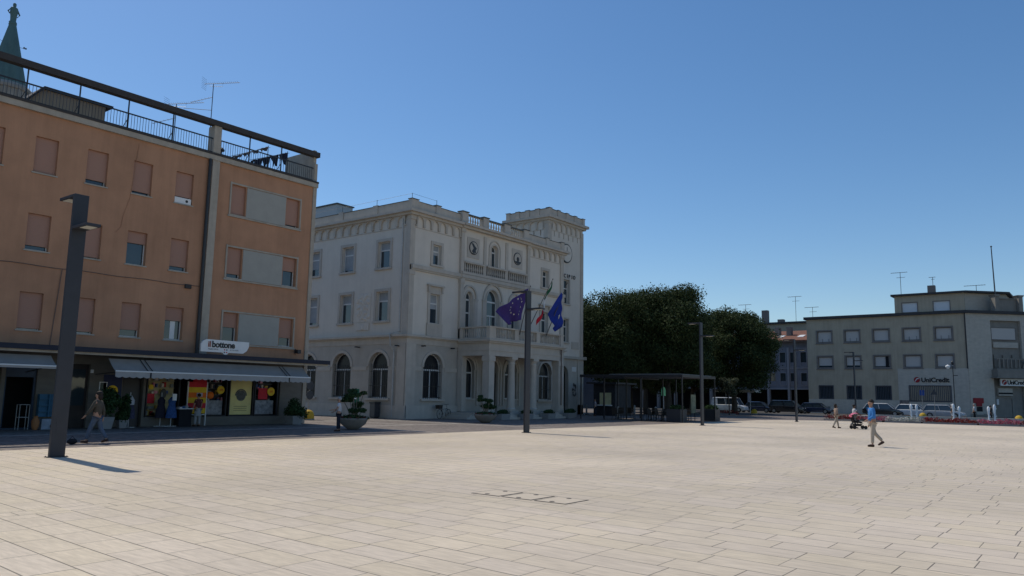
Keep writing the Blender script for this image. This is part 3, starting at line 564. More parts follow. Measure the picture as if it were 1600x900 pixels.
mb=MB(HF); mb.prism([(45.62,.5),(47.28,.5)]+arcpts(45.62,47.28,3.55,4.43,12)[::-1],.25,.3); d_=mb.build('entrance_door',M_dark,TH); MB(HF).frame(45.75,47.15,.55,3.3,.1,.2,.25).build('door_frame',mat('dark_wood_door',(.035,.028,.025)),d_)
h=gF[2]; sub(d_,HF,lambda mb:(mb.archband(h[0],h[1],h[4],h[3],.2,-.06,0),mb.archband(h[0]-.2,h[1]+.2,h[4],h[3]+.2,.14,-.12,0,foot=.9)))
# pilasters
for a,b,o in ((XH-.04,XH+.42,.04),(42.42,42.78,.22),(50.72,51.06,.22),(XR-.42,XR+.04,.12)):
    mb=MB(HF); mb.box(a,b,-o,0.3 if a<38 else -.0,5.72,9.9); mb.box(a-.04,b+.04,-o-.05,.3 if a<38 else 0,9.9,10.22); mb.build('pilaster',M_mt,TH)
    mb=MB(HF); mb.box(a,b,-o+.02,0.3 if a<38 else 0,10.6,13.8); mb.box(a-.05,b+.05,-o-.05,.3 if a<38 else 0,13.8,14.1); mb.build('pilaster',M_mt,TH)
for x in (45.28,48.02): MB(HF).box(x-.15,x+.15,-.14,-.06,10.82,13.85).build('pilaster',M_mt,TH)
MB(HF).box(XH-.14,XH+.75,-.14,-.06,.9,5.1).build('pilaster',M_mt,TH); MB(HF).box(XR-.7,XR+.1,-.14,-.06,.9,5.1).build('pilaster',M_mt,TH)
mb=MB(HL); mb.box(-YH-.5,-YH-.0,-.06,.0,5.72,13.8); mb.box(-YH-.8,-YH-.0,-.14,-.062,.9,5.1); mb.build('corner_pilaster',M_mt,TH)
# arcaded frieze under the cornice
def frieze(F,s0,s1,z0=13.36,z1=14.1,pitch=.84,t0=-.13,t1=0):
    n=max(1,round((s1-s0)/pitch)); p=(s1-s0)/n; mb=MB(F)
    hs=[(s0+i*p+.09,s0+(i+1)*p-.09,z0,z1-.06,z1-.4) for i in range(n)]
    mb.wall(s0,s1,z0,z1,t0,t1,hs,n=8,ends=False)
    for i in range(n+1):
        x=s0+i*p; mb.box(x-.085,x+.085,t0-.005,t1,z0,z0+.1)
    mb.box(s0,s1,-.03,0,z0-.12,z0-.06)
    return mb.build('arcaded_frieze',M_mt,TH)
frieze(HF,37.75,42.4); frieze(HF,51.08,XR-.44); frieze(HL,-62,-YH-.5)
# cornice
def cornice(x0,x1,y0,z0,z1,o,nm='cornice'):
    mb=MB()
    mb.box(x0-o*.6,x1+o*.6,y0-o*.6,YH+1,z0,z0+(z1-z0)*.45); mb.box(x0-o,x1+o,y0-o,YH+1,z0+(z1-z0)*.45,z1); return mb
mb=MB(); 
for z0,z1,o in ((14.1,14.27,.28),(14.27,14.45,.5)):
    mb.box(XH-o,42.4,YH-o,YH+.5,z0,z1); mb.box(50.9,XR+o,YH-o,YH+.5,z0,z1); mb.box(XH-o,XH+.5,YH+.5,62,z0,z1); mb.box(42.4,50.9,YH-o-.14,YH+.5,z0,z1); mb.box(XR-.3,XR+o,YH+.5,62,z0,z1)
mb.build('cornice',M_mt,TH)
MB().box(XH+.4,XR-.2,YH+.4,62,14.3,14.5).build('roof',M_lead,TH)
# parapets
mb=MB()
mb.box(XH-.1,42.35,YH-.12,YH+.12,14.45,15.1); mb.box(50.7,XR+.1,YH-.12,YH+.12,14.45,15.1); mb.box(XH-.1,XH+.14,YH+.12,62,14.45,15.1)
for a,b in ((XH-.16,XH+.5),(39.6,40.1),(55.7,56.2),(53.4,53.8)): mb.box(a,b,YH-.18,YH+.18,14.45,15.2)
for y in (YH+3.6,YH+7.4,YH+11.2,YH+15): mb.box(XH-.16,XH+.2,y-.25,y+.25,14.45,15.2)
for a,b in ((42.33,43.0),(44.82,45.45),(47.45,48.2),(50.05,50.72)): mb.box(a,b,YH-.3,YH+.16,14.45,15.3)
mb.build('parapet',M_mt,TH)
mb=MB(); 
mb.box(XH-.14,42.3,YH-.16,YH+.16,15.1,15.14); mb.box(50.75,XR+.14,YH-.16,YH+.16,15.1,15.14); mb.box(XH-.14,XH+.18,YH+.16,62,15.1,15.14)
for a,b in ((XH-.2,XH+.54),(39.56,40.14),(55.66,56.24),(53.36,53.84)): mb.box(a,b,YH-.22,YH+.22,15.2,15.25)
for a,b in ((42.28,43.05),(44.77,45.5),(47.4,48.25),(50.0,50.77)): mb.box(a,b,YH-.36,YH+.2,15.3,15.38)
for a,b in ((43.05,44.77),(45.5,47.4),(48.25,50.0)): mb.box(a,b,YH-.26,YH+.1,15.18,15.26)
mb.build('coping',M_lead,TH)
def baluster(mb,x,y,z0,z1,r,F=None):
    h=z1-z0; mb.lathe(x,y,[(r*.8,z0),(r*.8,z0+.06*h),(r*.5,z0+.12*h),(r,z0+.38*h),(r*.55,z0+.72*h),(r*.5,z0+.86*h),(r*.8,z0+.94*h),(r*.8,z1)],8)
mb=MB()
for a,b in ((43.05,44.77),(45.5,47.4),(48.25,50.0)):
    mb.box(a,b,YH-.2,YH+.04,14.45,14.55); n=round((b-a)/.3)
    for i in range(n): baluster(mb,a+(b-a)*(i+.5)/n,YH-.08,14.55,15.18,.085)
mb.build('roof_balustrade',M_mt,TH,smooth=True)
mb=MB()
for a,b in ((42.8,45.12),(45.45,47.85),(48.2,50.7)):
    mb.box(a,b,YH-.3,YH-.06,11.5,11.62); n=round((b-a)/.24)
    for i in range(n): baluster(mb,a+(b-a)*(i+.5)/n,YH-.18,10.82,11.5,.075)
mb.build('blind_balustrade',M_mt,TH,smooth=True)
MB().box(42.8,50.7,YH-.1,YH-.06,10.8,11.5).build('balustrade_back',mat('dark_back_stone',(.2,.19,.17),.9),TH)  # plain sheet behind the blind balusters, darker than the trim stone
# roundels
for i,cx in enumerate((43.9,49.42)):
    mb=MB(HF); mb.box(cx-.7,cx+.7,-.1,-.06,11.98,13.55); q=mb.build('roundel_panel',M_mt,TH)
    mb=MB(HF); mb.prism([(cx+.52*math.cos(a),12.77+.52*math.sin(a)) for a in [k*.2618 for k in range(24)]],-.14,-.1); r_=mb.build('roundel_ring',M_black,q)
    mb=MB(HF); mb.prism([(cx+.45*math.cos(a),12.77+.45*math.sin(a)) for a in [k*.2618 for k in range(24)]],-.155,-.14); mb.build('roundel_field',M_mt,q)
    mb=MB(HF)
    if i==0: mb.prism([(cx-.25,12.5),(cx-.05,12.75),(cx-.3,13.1),(cx-.12,13.12),(cx+.12,12.9),(cx+.3,12.78),(cx+.18,12.6),(cx+.22,12.42),(cx-.1,12.38)],-.175,-.155); mb.prism([(cx-.35,12.36),(cx+.3,12.36),(cx+.1,12.29),(cx-.15,12.29)],-.17,-.155)
    else: mb.ball((cx,-.16,12.72),.17,10,6,(1,.3,1.2)); mb.prism([(cx-.38,12.55),(cx+.38,12.55),(cx+.25,12.4),(cx,12.33),(cx-.25,12.4)],-.175,-.155)
    mb.build('roundel_relief',M_black,q)
# worn relief of a standing animal on the side wall
mb=MB(HL); mb.box(-43.17,-41.66,-.03,0,6.75,8.8); mb.box(-43.1,-41.75,-.06,0,6.15,6.68)
for k in range(46):
    x=random.uniform(-43.05,-41.8); z=random.uniform(6.85,8.7); mb.ball((x,-.03,z),random.uniform(.06,.17),7,5,(1,.35,random.uniform(.7,1.6)))
mb.lathe(-42.42,-.05,[(.2,6.2),(.22,6.4),(.1,6.6)],8,1,.3); mb.build('stone_relief',M_ms,TH,smooth=True)
# drain pipes, bracket lamps
mb=MB(); mb.tube([(XH-.05,YH+.75,14.1),(XH-.05,YH+.75,5.95),(XH-.4,YH+1.3,5.75),(XH-.42,YH+1.2,5.0),(XH-.15,YH+1.1,4.6),(XH-.15,YH+1.1,.1)],.05,8); mb.build('downpipe',mat('pale_pipe',(.45,.45,.43),.5),TH)
mb=MB()
for p in [(XH,-42.6),(XH,-38.5)]: mb.box(XH-.5,XH-.06,-p[1]-.05,-p[1]+.05,4.9,4.98)
for x in (38.6,41.6): mb.box(x-.06,x+.06,YH-.5,YH-.16,4.95,5.03)
mb.build('bracket_lamp',M_black,TH)
# lightning rods
mb=MB()
for x,y,z in ((XH,YH,15.2),(39.8,YH,15.2),(XH,YH+3.6,15.2),(XH,YH+7.4,15.2),(XH,YH+11.2,15.2)): mb.tube([(x,y,z),(x,y,z+.45)],.018,5)
mb.build('lightning_rod',M_black,TH)
MB().tube([(39.8,YH,15.6),(XH,YH,15.62),(XH,YH+3.6,15.6),(XH,YH+11.2,15.6)],.008,4).build('lightning_wire',M_black,TH)
# roof-top cabin
M_side=mat('pale_metal_siding',(.42,.45,.46),.6,.05,1,stretch=(1,1,14)); q=MB().box(36.5+4.5,41.2+1.5,50.5,54,14.5,17.4).build('roof_cabin',M_side,TH); MB().box(40.9,42.8,50.4,54.1,17.4,17.5).build('cabin_roof',M_lead,q)
# ---------- porch ----------
PX0,PX1,PY=42.42,51.85,34.8
for x0,x1 in ((42.46,43.06),(51.2,51.82)):
    mb=MB(); mb.box(x0,x1,PY,PY+.6,.5,4.5); mb.box(x0-.05,x1+.05,PY-.05,PY+.65,.3,.95); mb.box(x0-.05,x1+.05,PY-.05,PY+.65,4.1,4.45); mb.build('porch_pier',M_mt,TH)
MB().box(42.46,42.96,YH-.5,YH,.5,4.5).build('porch_pier',M_mt,TH); MB().box(51.3,51.8,YH-.5,YH,.5,4.5).build('porch_pier',M_mt,TH)
mb=MB()
mb.box(PX0+.02,PX1-.02,PY+.02,PY+.62,4.5,5.4); mb.box(PX0+.02,PX0+.6,PY+.62,YH-.06,4.5,5.4); mb.box(PX1-.6,PX1-.02,PY+.62,YH-.06,4.5,5.4)
mb.box(PX0-.02,PX1+.02,PY-.02,YH-.06,4.85,4.95)
mb.box(PX0+.6,PX1-.6,PY+.62,YH-.06,5.2,5.42)
mb.box(PX0-.12,PX1+.12,PY-.12,YH-.06,5.4,5.52); mb.box(PX0-.25,PX1+.25,PY-.25,YH-.06,5.52,5.64); mb.box(PX0-.02,PX1+.02,PY-.02,YH-.06,5.64,5.78)
mb.build('porch_entablature',M_mt,TH)
MB().box(PX0+.02,PX1-.02,PY+.0,YH,.0,.46).build('porch_floor',M_mg,TH)
for x in (45.45,48.17):
    mb=MB(); mb.box(x-.42,x+.42,PY-.1,PY+.74,.3,.62); mb.lathe(x,PY+.32,[(.36,.62),(.38,.72),(.3,.8),(.29,.95),(.285,2.2),(.24,3.95),(.27,4.0),(.27,4.08),(.24,4.12),(.3,4.25),(.34,4.32)],18); mb.box(x-.34,x+.34,PY-.02,PY+.66,4.32,4.5); mb.build('column',M_mt,TH,smooth=True)
for i,(a,b) in enumerate(((43.3,45.0),(45.95,47.7),(48.7,50.9))):
    mb=MB()
    for k in range(3): mb.box(a-.1,b+.1,PY-.9+.3*k,PY-.6+.3*k+ (0 if k<2 else .0),0,.155*(k+1)-.003)
    mb.build('steps',M_mt,TH)
mb=MB()
for k in range(3): mb.box(40.9+.3*k,42.44,PY+.6,YH-.2,.15*k,.15*(k+1)-.002)
mb.build('steps',M_mt,TH,label='side steps')
mb=MB(); 
for a,b in ((42.42,43.15),(45.4,45.88),(48.14,48.58),(51.2,51.85)): mb.box(a,b,PY-.02,PY+.3,5.78,6.5)
mb.box(PX0,PX0+.3,YH-.5,YH-.06,5.78,6.5); mb.box(PX1-.3,PX1,YH-.5,YH-.06,5.78,6.5)
mb.box(PX0-.05,PX1+.05,PY-.06,PY+.34,6.5,6.6); mb.box(PX0-.05,PX0+.34,PY+.34,YH-.06,6.5,6.6); mb.box(PX1-.34,PX1+.05,PY+.34,YH-.06,6.5,6.6)
for a,b in ((43.15,45.4),(45.88,48.14),(48.58,51.2)):
    n=round((b-a)/.19)
    for i in range(n): baluster(mb,a+(b-a)*(i+.5)/n,PY+.14,5.78,6.5,.06)
for x in (PX0+.15,PX1-.15):
    for i in range(12): baluster(mb,x,PY+.3+(YH-.5-PY-.3)*(i+.5)/12,5.78,6.5,.06)
mb.build('balcony_balustrade',M_mt,TH,smooth=True)
mb=MB(); mb.tube([(51.5,PY-.06,5.5),(51.5,PY-.06,1.0)],.045,6); mb.tube([(51.25,PY-.1,6.55),(51.25,PY-.1,5.0)],.02,5); mb.build('downpipe',mat('old_cable',(.16,.12,.1)),TH)
# ---------- tower ----------
TX0,TX1,TY=59.1,65.2,41.5
tw=[(61.5,62.75,10.65,13.0),(61.5,62.6,6.9,9.15)]
TFf=Fr((0,TY),(1,0),(0,1)); TFl=Fr((TX0,0),(0,-1),(1,0))
mb=MB(TFf); mb.wall(XR,TX0,5.5,14.3,0,.3,ends=False); mb.wall(TX0,TX1,5.5,18.4,0,.3,[tw[0],tw[1]]+[(60.05+i*.82,60.17+i*.82,16.95,17.5) for i in range(6)],ends=False) ; 
mb2=MB(TFl); mb2.wall(-(TY+4.8),-TY,14,18.4,0,.3,[(-(42.4+i*.8)-.06,-(42.4+i*.8)+.06,16.95,17.5) for i in range(4)],ends=False)
tt=mb.build('tower_wall',M_ms,TH); mb2.build('tower_side_wall',M_ms,tt)
# wall above the roof only rises from the tower's own left edge
me=tt.data
MB().box(TX0+.3,TX1-.3,TY+.3,TY+4.6,0,18.3).build('tower_core',M_dark,tt)
MB().box(TX1-.02,TX1,TY,TY+4.8,0,18.4).build('tower_far_wall',M_ms,tt)
mb=MB(TFf); mb.wall(XR,TX1,0,5.3,-.05,.3,[(61.0,62.6,.3,4.6,3.6)],ends=False); mb.box(XR,TX1+.1,-.3,.0,5.3,5.55); mb.box(64.2,TX1+.05,-.12,-.05,0,5.3); mb.box(XR,60.9,-.12,-.05,0,.9); mb.box(62.7,TX1,-.12,-.05,0,.9); mb.archband(61,62.6,3.6,4.6,.2,-.1,-.05,foot=.3); mb.box(TX1,TX1+.35,-.3,.3,5.3,5.6); mb.build('tower_ground_floor',M_mg,tt)
MB(TFf).box(60.9,62.7,.3,.34,0,4.7).build('tower_door',M_dark,tt)
for h in tw: 
    fr=hall_win(TFf,*h,h[2]+1.5,mull=False,parent=TH); sub(fr,TFf,lambda mb:surround(mb,*h,.16))
mb=MB(); 
mb.box(TX0-.06,TX0+.5,TY-.06,TY+.5,14.4,18.1); mb.box(TX1-.45,TX1+.06,TY-.06,TY+.1,5.6,18.1); mb.box(TX0-.1,TX0+.55,TY-.1,TY+.5,18.1,18.4)
mb.build('tower_pilaster',M_mt,tt)
o=frieze(TFf,TX0+.5,TX1-.45,17.6,18.4,.84); o.parent=tt
o=frieze(TFl,-(TY+4.8),-TY-.5,17.6,18.4,.84); o.parent=tt
mb=MB()
for z0,z1,q in ((18.4,18.6,.25),(18.6,18.85,.48)): mb.box(TX0-q,TX1+q,TY-q,TY+4.8+q,z0,z1)
mb.box(TX0-.1,TX1+.1,TY-.1,TY+.1,18.85,19.5); mb.box(TX0-.1,TX0+.1,TY+.1,TY+4.8,18.85,19.5); mb.box(TX1-.1,TX1+.1,TY+.1,TY+4.8,18.85,19.5); mb.box(TX0-.1,TX1+.1,TY+4.7,TY+4.9,18.85,19.5)
for k in range(5): x=TX0+.1+(TX1-TX0-.2)*k/4; mb.box(x-.22,x+.22,TY-.18,TY+.18,18.85,19.56)
for k in range(1,5): y=TY+4.8*k/4; mb.box(TX0-.18,TX0+.18,y-.22,y+.22,18.85,19.56)
mb.build('tower_cornice',M_mt,tt)
mb=MB(); mb.box(TX0-.16,TX1+.16,TY-.15,TY+.15,19.5,19.55); mb.box(TX0-.15,TX0+.15,TY+.15,TY+4.8,19.5,19.55)
for k in range(5): x=TX0+.1+(TX1-TX0-.2)*k/4; mb.box(x-.27,x+.27,TY-.23,TY+.23,19.56,19.61)
for k in range(1,5): y=TY+4.8*k/4; mb.box(TX0-.23,TX0+.23,y-.27,y+.27,19.56,19.61)
mb.build('coping',M_lead,tt)
for k,(ch_,x_) in enumerate(zip('MUNICIPIO',(59.7,60.35,60.85,61.45,61.75,62.32,62.6,63.12,63.38))): text('lettering',ch_,.52,TFf,x_,13.2,-.05,M_black,tt,.02,.008)
mb=MB(TFf); mb.prism([(62.15+.95*math.cos(a),15.6+.95*math.sin(a)) for a in [k*.2094 for k in range(30)]],-.12,-.0); ck=mb.build('clock_face',mat('clock_black',(.03,.03,.03),.4),TH)
mb=MB(TFf); mb.prism([(62.15+.84*math.cos(a),15.6+.84*math.sin(a)) for a in [k*.2094 for k in range(30)]],-.14,-.12); mb.build('clock_dial',M_ms,ck)
mb=MB(TFf); mb.box(62.12,62.18,-.16,-.14,15.6,16.2); mb.box(61.75,62.15,-.16,-.14,15.57,15.63); mb.build('clock_hand',M_black,ck)
MB(TFf).box(63.25,64.5,-.05,0,6.3,7.0).build('wall_plaque',M_mt,tt); MB(TFf).box(63.2,63.95,-.1,-.05,4.1,4.55).build('street_name_plate',M_win,tt)
mb=MB(TFf)
for k in range(14): mb.ball((63.6+random.uniform(-.35,.35),-.1,2.3+random.uniform(-.5,.6)),random.uniform(.05,.13),6,4,(1,.3,1.5))
mb.build('bronze_relief',mat('bronze_dark',(.06,.055,.05),.6),tt)
# ---------- flags ----------
M_pole=mat('flag_pole',(.10,.09,.08),.5); 
def ubez(p0,p1,t): return tuple(p0[i]+(p1[i]-p0[i])*t for i in range(3))
def flag(lab,foot,tip,corners,mats,stripes=None,stars=None):
    # corners: hoist top, hoist bottom, fly bottom, fly top  (3D)
    t=root('flag',foot,lab,'flag','flags on the town hall balcony')
    MB().tube([foot,tip],[.035,.02],8).build('flagpole',M_pole,t); MB().ball(tip,.05,8,6).build('finial',M_pole,t)
    a,b,c,d=[Vector(q) for q in corners]; n,m=26,18; P=[];uv=[]
    for i in range(n+1):
        for j in range(m+1):
            u,v=i/n,j/m; p=(a*(1-u)+d*u)*(1-v)+(b*(1-u)+c*u)*v
            nrm=(b-a).cross(d-a).normalized(); wv=.13*math.sin(u*9+v*2.5)*(.3+v*.7)+.07*math.sin(u*17-v*3)
            p=p+nrm*wv; P.append(tuple(p))
    mb=MB(); mb.v=P
    for i in range(n):
        for j in range(m):
            mb.f.append((i*(m+1)+j,(i+1)*(m+1)+j,(i+1)*(m+1)+j+1,i*(m+1)+j+1))
            k=0
            if stripes: k=min(len(stripes)-1,int((i+.5)/n*len(stripes)))
            mb.m.append(k)
    cl=mb.build('flag_cloth',mats,t,smooth='all'); s_=cl.modifiers.new('thick','SOLIDIFY'); s_.thickness=.008
    if stars:
        mb=MB()
        for (u,v,r) in stars:
            i=min(n-1,int(u*n)); j=min(m-1,int(v*m)); p=Vector(P[i*(m+1)+j]); e1=(Vector(P[(i+1)*(m+1)+j])-p).normalized(); e2=(Vector(P[i*(m+1)+j+1])-p).normalized(); nr=e1.cross(e2).normalized()
            for sg in (1,-1):
                pts=[tuple(p+nr*.014*sg+(e1*math.cos(q)+e2*math.sin(q))*(r if k%2==0 else r*.42)) for k,q in enumerate([math.pi*.2*z for z in range(10)])]
                mb.add(pts,[tuple(range(10))])
        mb.build('flag_emblem',M_star,t)
    return t
M_star=mat('flag_star',(.8,.75,.55),.7); M_fl1=mat('flag_violet',(.055,.03,.16),.8,.15,3); M_fl2=mat('flag_blue',(.012,.035,.26),.8,.15,3)
M_fg=mat('flag_green',(.02,.10,.05),.8); M_fw=mat('flag_white',(.55,.55,.55),.8); M_fr=mat('flag_red',(.45,.012,.03),.8)
flag('violet blue flag with a ring of pale stars, left of the three flags',(45.9,34.75,6.2),(45.62,33.6,9.75),[(45.6,33.75,9.6),(45.5,34.3,7.35),(43.75,34.2,6.75),(42.0,34.0,7.55)],[M_fl1],stars=[(.38+.26*math.cos(q),.44+.3*math.sin(q),.085) for q in [k*math.pi/6 for k in range(12)]])
flag('furled green white and red flag hanging between the two blue flags',(46.7,34.75,6.3),(47.95,33.2,10.55),[(47.95,33.25,10.4),(47.75,33.3,9.9),(47.15,34.1,6.95),(47.5,34.1,7.3)],[M_fg,M_fw,M_fr],stripes=[0,1,2])
flag('bright blue flag with a golden emblem, right of the three flags',(49.3,34.75,6.3),(49.95,33.2,10.5),[(49.6,33.5,9.75),(48.6,34.1,8.1),(49.95,34.3,6.7),(50.8,34.2,7.15)],[M_fl2],stars=[(.6,.35,.2),(.63,.42,.12)])
# =============== BELL TOWER ===============
M_cop=mat('verdigris_copper',(.10,.17,.16),.7,.18,.5,stretch=(3,3,.4)); M_bt=mat('belfry_stone',(.34,.30,.25),.9,.15,1)
BT=local('bell_tower',(29.4,92.75,0),'tall church bell tower with green copper spire and statue behind the orange house','bell tower',rz=R(10))
MB().box(-2.6,2.6,-2.6,2.6,0,29.6).build('shaft',M_bt,BT)
mb=MB(); mb.box(-2.9,2.9,-2.9,2.9,29.6,30.3); mb.lathe(0,0,[(2.5,30.3),(2.45,33.2),(2.6,33.3),(2.6,33.6),(2.2,34.0)],16)
for k in range(12): a=k*math.pi/6; mb.tube([(2.5*math.cos(a),2.5*math.sin(a),30.3),(2.5*math.cos(a),2.5*math.sin(a),33.2)],.14,6)
mb.build('belfry_drum',M_bt,BT)
mb=MB(); mb.lathe(0,0,[(2.0,33.9),(1.72,35.2),(.38,41.0),(.42,41.1),(.36,41.35)],8); mb.build('spire',M_cop,BT)
mb=MB(); mb.lathe(0,0,[(.42,41.3),(.3,41.5),(.34,42.1),(.42,42.5),(.36,43.0),(.14,43.15),(.19,43.3),(.17,43.5),(.05,43.6)],10,1,.8)
mb.tube([(.3,0,42.9),(.62,0,42.4),(.45,.1,42.1)],[.1,.08,.06],6); mb.tube([(-.3,0,42.9),(-.62,0,42.45),(-.35,.15,42.3)],[.1,.08,.06],6); mb.build('statue',M_cop,BT,smooth=True)
mb=MB()
for s in (-1,1): mb.tube([(s*.5,0,38.8),(s*1.6,0,38.9)],.02,5); mb.ball((s*1.45,0,39.0),.1,6,5); mb.ball((s*1.65,0,38.98),.1,6,5)
mb.build('lightning_arm',M_black,BT)
# =============== PLANTS ===============
def leaf_mat(name,c1,c2,c3):
    m=bpy.data.materials.new(name); m.use_nodes=True; N=m.node_tree.nodes; L=m.node_tree.links; b=N['Principled BSDF']; b.inputs['Roughness'].default_value=.75; b.inputs['Specular IOR Level'].default_value=.12
    g=N.new('ShaderNodeNewGeometry'); cr=N.new('ShaderNodeValToRGB'); e=cr.color_ramp.elements; e[0].position=0; e[0].color=(*c1,1); e[1].position=1; e[1].color=(*c3,1); k=e.new(.6); k.color=(*c2,1)
    L.new(g.outputs['Random Per Island'],cr.inputs[0]); L.new(cr.outputs[0],b.inputs['Base Color'])
    tr=N.new('ShaderNodeBsdfTranslucent'); L.new(cr.outputs[0],tr.inputs[0]); mx=N.new('ShaderNodeMixShader'); mx.inputs[0].default_value=.2; L.new(b.outputs[0],mx.inputs[1]); L.new(tr.outputs[0],mx.inputs[2]); L.new(mx.outputs[0],N['Material Output'].inputs[0])
    return m
M_leaf=leaf_mat('tree_leaves',(.028,.043,.015),(.046,.067,.025),(.08,.10,.04)); M_leaf2=leaf_mat('shrub_leaves',(.02,.045,.016),(.04,.08,.03),(.07,.12,.05)); M_leaf3=leaf_mat('olive_leaves',(.05,.06,.035),(.09,.10,.06),(.16,.17,.11))
M_bark=mat('bark',(.07,.055,.042),.95,.3,3,stretch=(1,1,.3),bump=.4,bscale=12)
def leaves(name,blobs,n,size,m,parent,seed=1,fill=.35):
    # blobs: (cx,cy,cz,rx,ry,rz); leaves spread through the outer shell of each clump
    rg=np.random.default_rng(seed); B=np.array(blobs,float); wt=(B[:,3]*B[:,4]+B[:,3]*B[:,5]+B[:,4]*B[:,5]); idx=rg.choice(len(B),n,p=wt/wt.sum())
    d=rg.normal(size=(n,3)); d/=np.linalg.norm(d,axis=1)[:,None]; r=1-fill*rg.random(n)**1.6+.16*rg.normal(size=n)
    c=B[idx,:3]+d*B[idx,3:]*r[:,None]
    nr=d*.8+rg.normal(size=(n,3))*.75+np.array([0,0,.35]); nr/=np.linalg.norm(nr,axis=1)[:,None]
    a=np.cross(nr,rg.normal(size=(n,3))); a/=np.linalg.norm(a,axis=1)[:,None]; b=np.cross(nr,a)
    s=size*(.6+.8*rg.random(n))[:,None]; P=np.stack([c-a*s,c-b*s*.55,c+a*s,c+b*s*.55],1).reshape(-1,3)
    me=bpy.data.meshes.new(name); me.vertices.add(4*n); me.vertices.foreach_set('co',P.astype('f').ravel()); me.loops.add(4*n); me.loops.foreach_set('vertex_index',np.arange(4*n,dtype=np.int32)); me.polygons.add(n); me.polygons.foreach_set('loop_start',np.arange(n,dtype=np.int32)*4); me.polygons.foreach_set('loop_total',np.full(n,4,np.int32)); me.update(calc_edges=True); me.materials.append(m)
    o=bpy.data.objects.new(name,me); COL.objects.link(o); o.parent=parent; ORG[o.name]=Vector((0,0,0)); return o
def tree(loc,h,rad,zb,lab,seed,n=26000,leaf=.2,m=None,grp=None,name='tree',trunk=.32,cat='tree',nb=110):
    rg=random.Random(seed); t=local(name,loc,lab,cat,grp)
    blobs=[]; cz=(h+zb)/2; hz=(h-zb)/2
    for k in range(nb):
        a=rg.uniform(0,6.283); v=rg.uniform(-1,1); rr=math.sqrt(max(0,1-v*v*.8))*rg.uniform(.5,.9); s=rg.uniform(.13,.30)*rad
        blobs.append((rad*rr*math.cos(a),rad*rr*math.sin(a),cz+hz*v*.84,s*rg.uniform(.9,1.3),s*rg.uniform(.9,1.3),s*rg.uniform(.6,.95)))
    blobs.append((0,0,cz,rad*.55,rad*.55,hz*.6))
    leaves('crown',blobs,n,leaf,m or M_leaf,t,seed)
    mb=MB(); mb.tube([(0,0,0),(.05,0,zb*.5),(0,.1,zb+.3),(.1,0,cz)],[trunk*1.25,trunk,trunk*.8,trunk*.35],9)
    for k in range(7):
        b=blobs[k]; mb.tube([(0,.05,zb*.8+.15*k),(b[0]*.5,b[1]*.5,(zb+b[2])/2),(b[0],b[1],b[2])],[trunk*.5,trunk*.3,.05],6)
    mb.build('trunk',M_bark,t,smooth=True); return t
G='dark broadleaf trees beyond the town hall'
T1=tree((71,41.6,0),13.0,5.9,3.2,'big dark tree touching the right edge of the town hall tower',3,90000,.10,grp=G)
T2=tree((74.8,36.9,0),13.5,5.7,3.1,'tallest dark tree with its top between tower and second crown, behind the pergola',5,90000,.10,grp=G)
T3=tree((90,35.8,0),12.4,5.3,2.5,'rounded dark tree right of the pergola, in front of the low tiled-roof building',8,80000,.11,grp=G)
place(T2,(68,51,0),2.1,'dark tree behind the tower edge, its crown just showing over the first tree',.95); 
place(T1,(84,46.5,0),1.0,'dark tree filling the gap between the tallest tree and the rounded right tree',1.0)
place(T3,(82.5,41,0),5.2,'dark tree linking the tallest tree and the rounded right tree, behind the pergola end',.82)
place(T3,(94,43,0),4.0,'dark tree behind the rounded tree, next to the parked white van',1.0)
place(T1,(104,55,0),3.0,'dark tree farthest back beyond the white van',1.05)
tree((82.2,33.3,0),4.3,1.15,1.9,'small young grey green tree standing in front of the dark trees',13,2600,.1,M_leaf3,name='young_tree',trunk=.06,nb=16)
# =============== PERGOLA with bar terrace ===============
M_perg=mat('pergola_metal',(.018,.019,.022),.45,.1,4,spec=.5); M_pcloth=mat('pergola_cover',(.35,.34,.33),.8,.06,3)
PG=root('pergola',(55,29,0),'long dark metal pergola of the bar terrace between town hall and trees','pergola')
mb=MB(); mb.box(51.6,57.3,24.4,32.9,3.24,3.34); 
for y in np.arange(24.4,32.8,.42): mb.box(51.6,57.3,y,y+.06,3.34,3.4)
mb.build('roof_slats',M_perg,PG)
mb=MB(); mb.box(51.5,51.6,24.3,33.0,3.22,3.42); mb.box(57.3,57.4,24.3,33.0,3.22,3.42); mb.box(51.6,57.3,24.3,24.4,3.22,3.42); mb.box(51.6,57.3,32.9,33.0,3.22,3.42); mb.box(51.6,57.3,29.1,29.25,3.14,3.22)
mb.build('roof_frame',M_perg,PG)
MB().box(51.75,57.2,24.55,30.5,3.4,3.46).build('rolled_cover',M_pcloth,PG)
for x in (51.55,55.0,57.3):
    for y in (24.35,27.6,30.8,32.9):
        MB().box(x-.04,x+.04,y-.04,y+.04,0,3.22).build('post',M_perg,PG)
M_box=mat('dark_planter_metal',(.04,.042,.048),.5,.08,3); 
for (x,y,w_,lab) in [(52.4,25.2,.55,'dark square planter box at the near corner of the pergola'),(57.9,24.9,.5,'dark square planter box at the right end of the pergola behind the third lamp')]:
    t=local('planter_box',(x,y,0),lab,'planter','dark planter boxes by the pergola'); mb=MB(); mb.box(-w_,w_,-w_,w_,0,.92); mb.frame(-w_+.04,w_-.04,0,0.9,.0001,-w_-.01,-w_) if False else None; mb.build('box',M_box,t,bevel=.01)
    leaves('clipped_shrub',[(0,0,1.0,w_*.9,w_*.9,.22)],900,.06,M_leaf2,t,4)
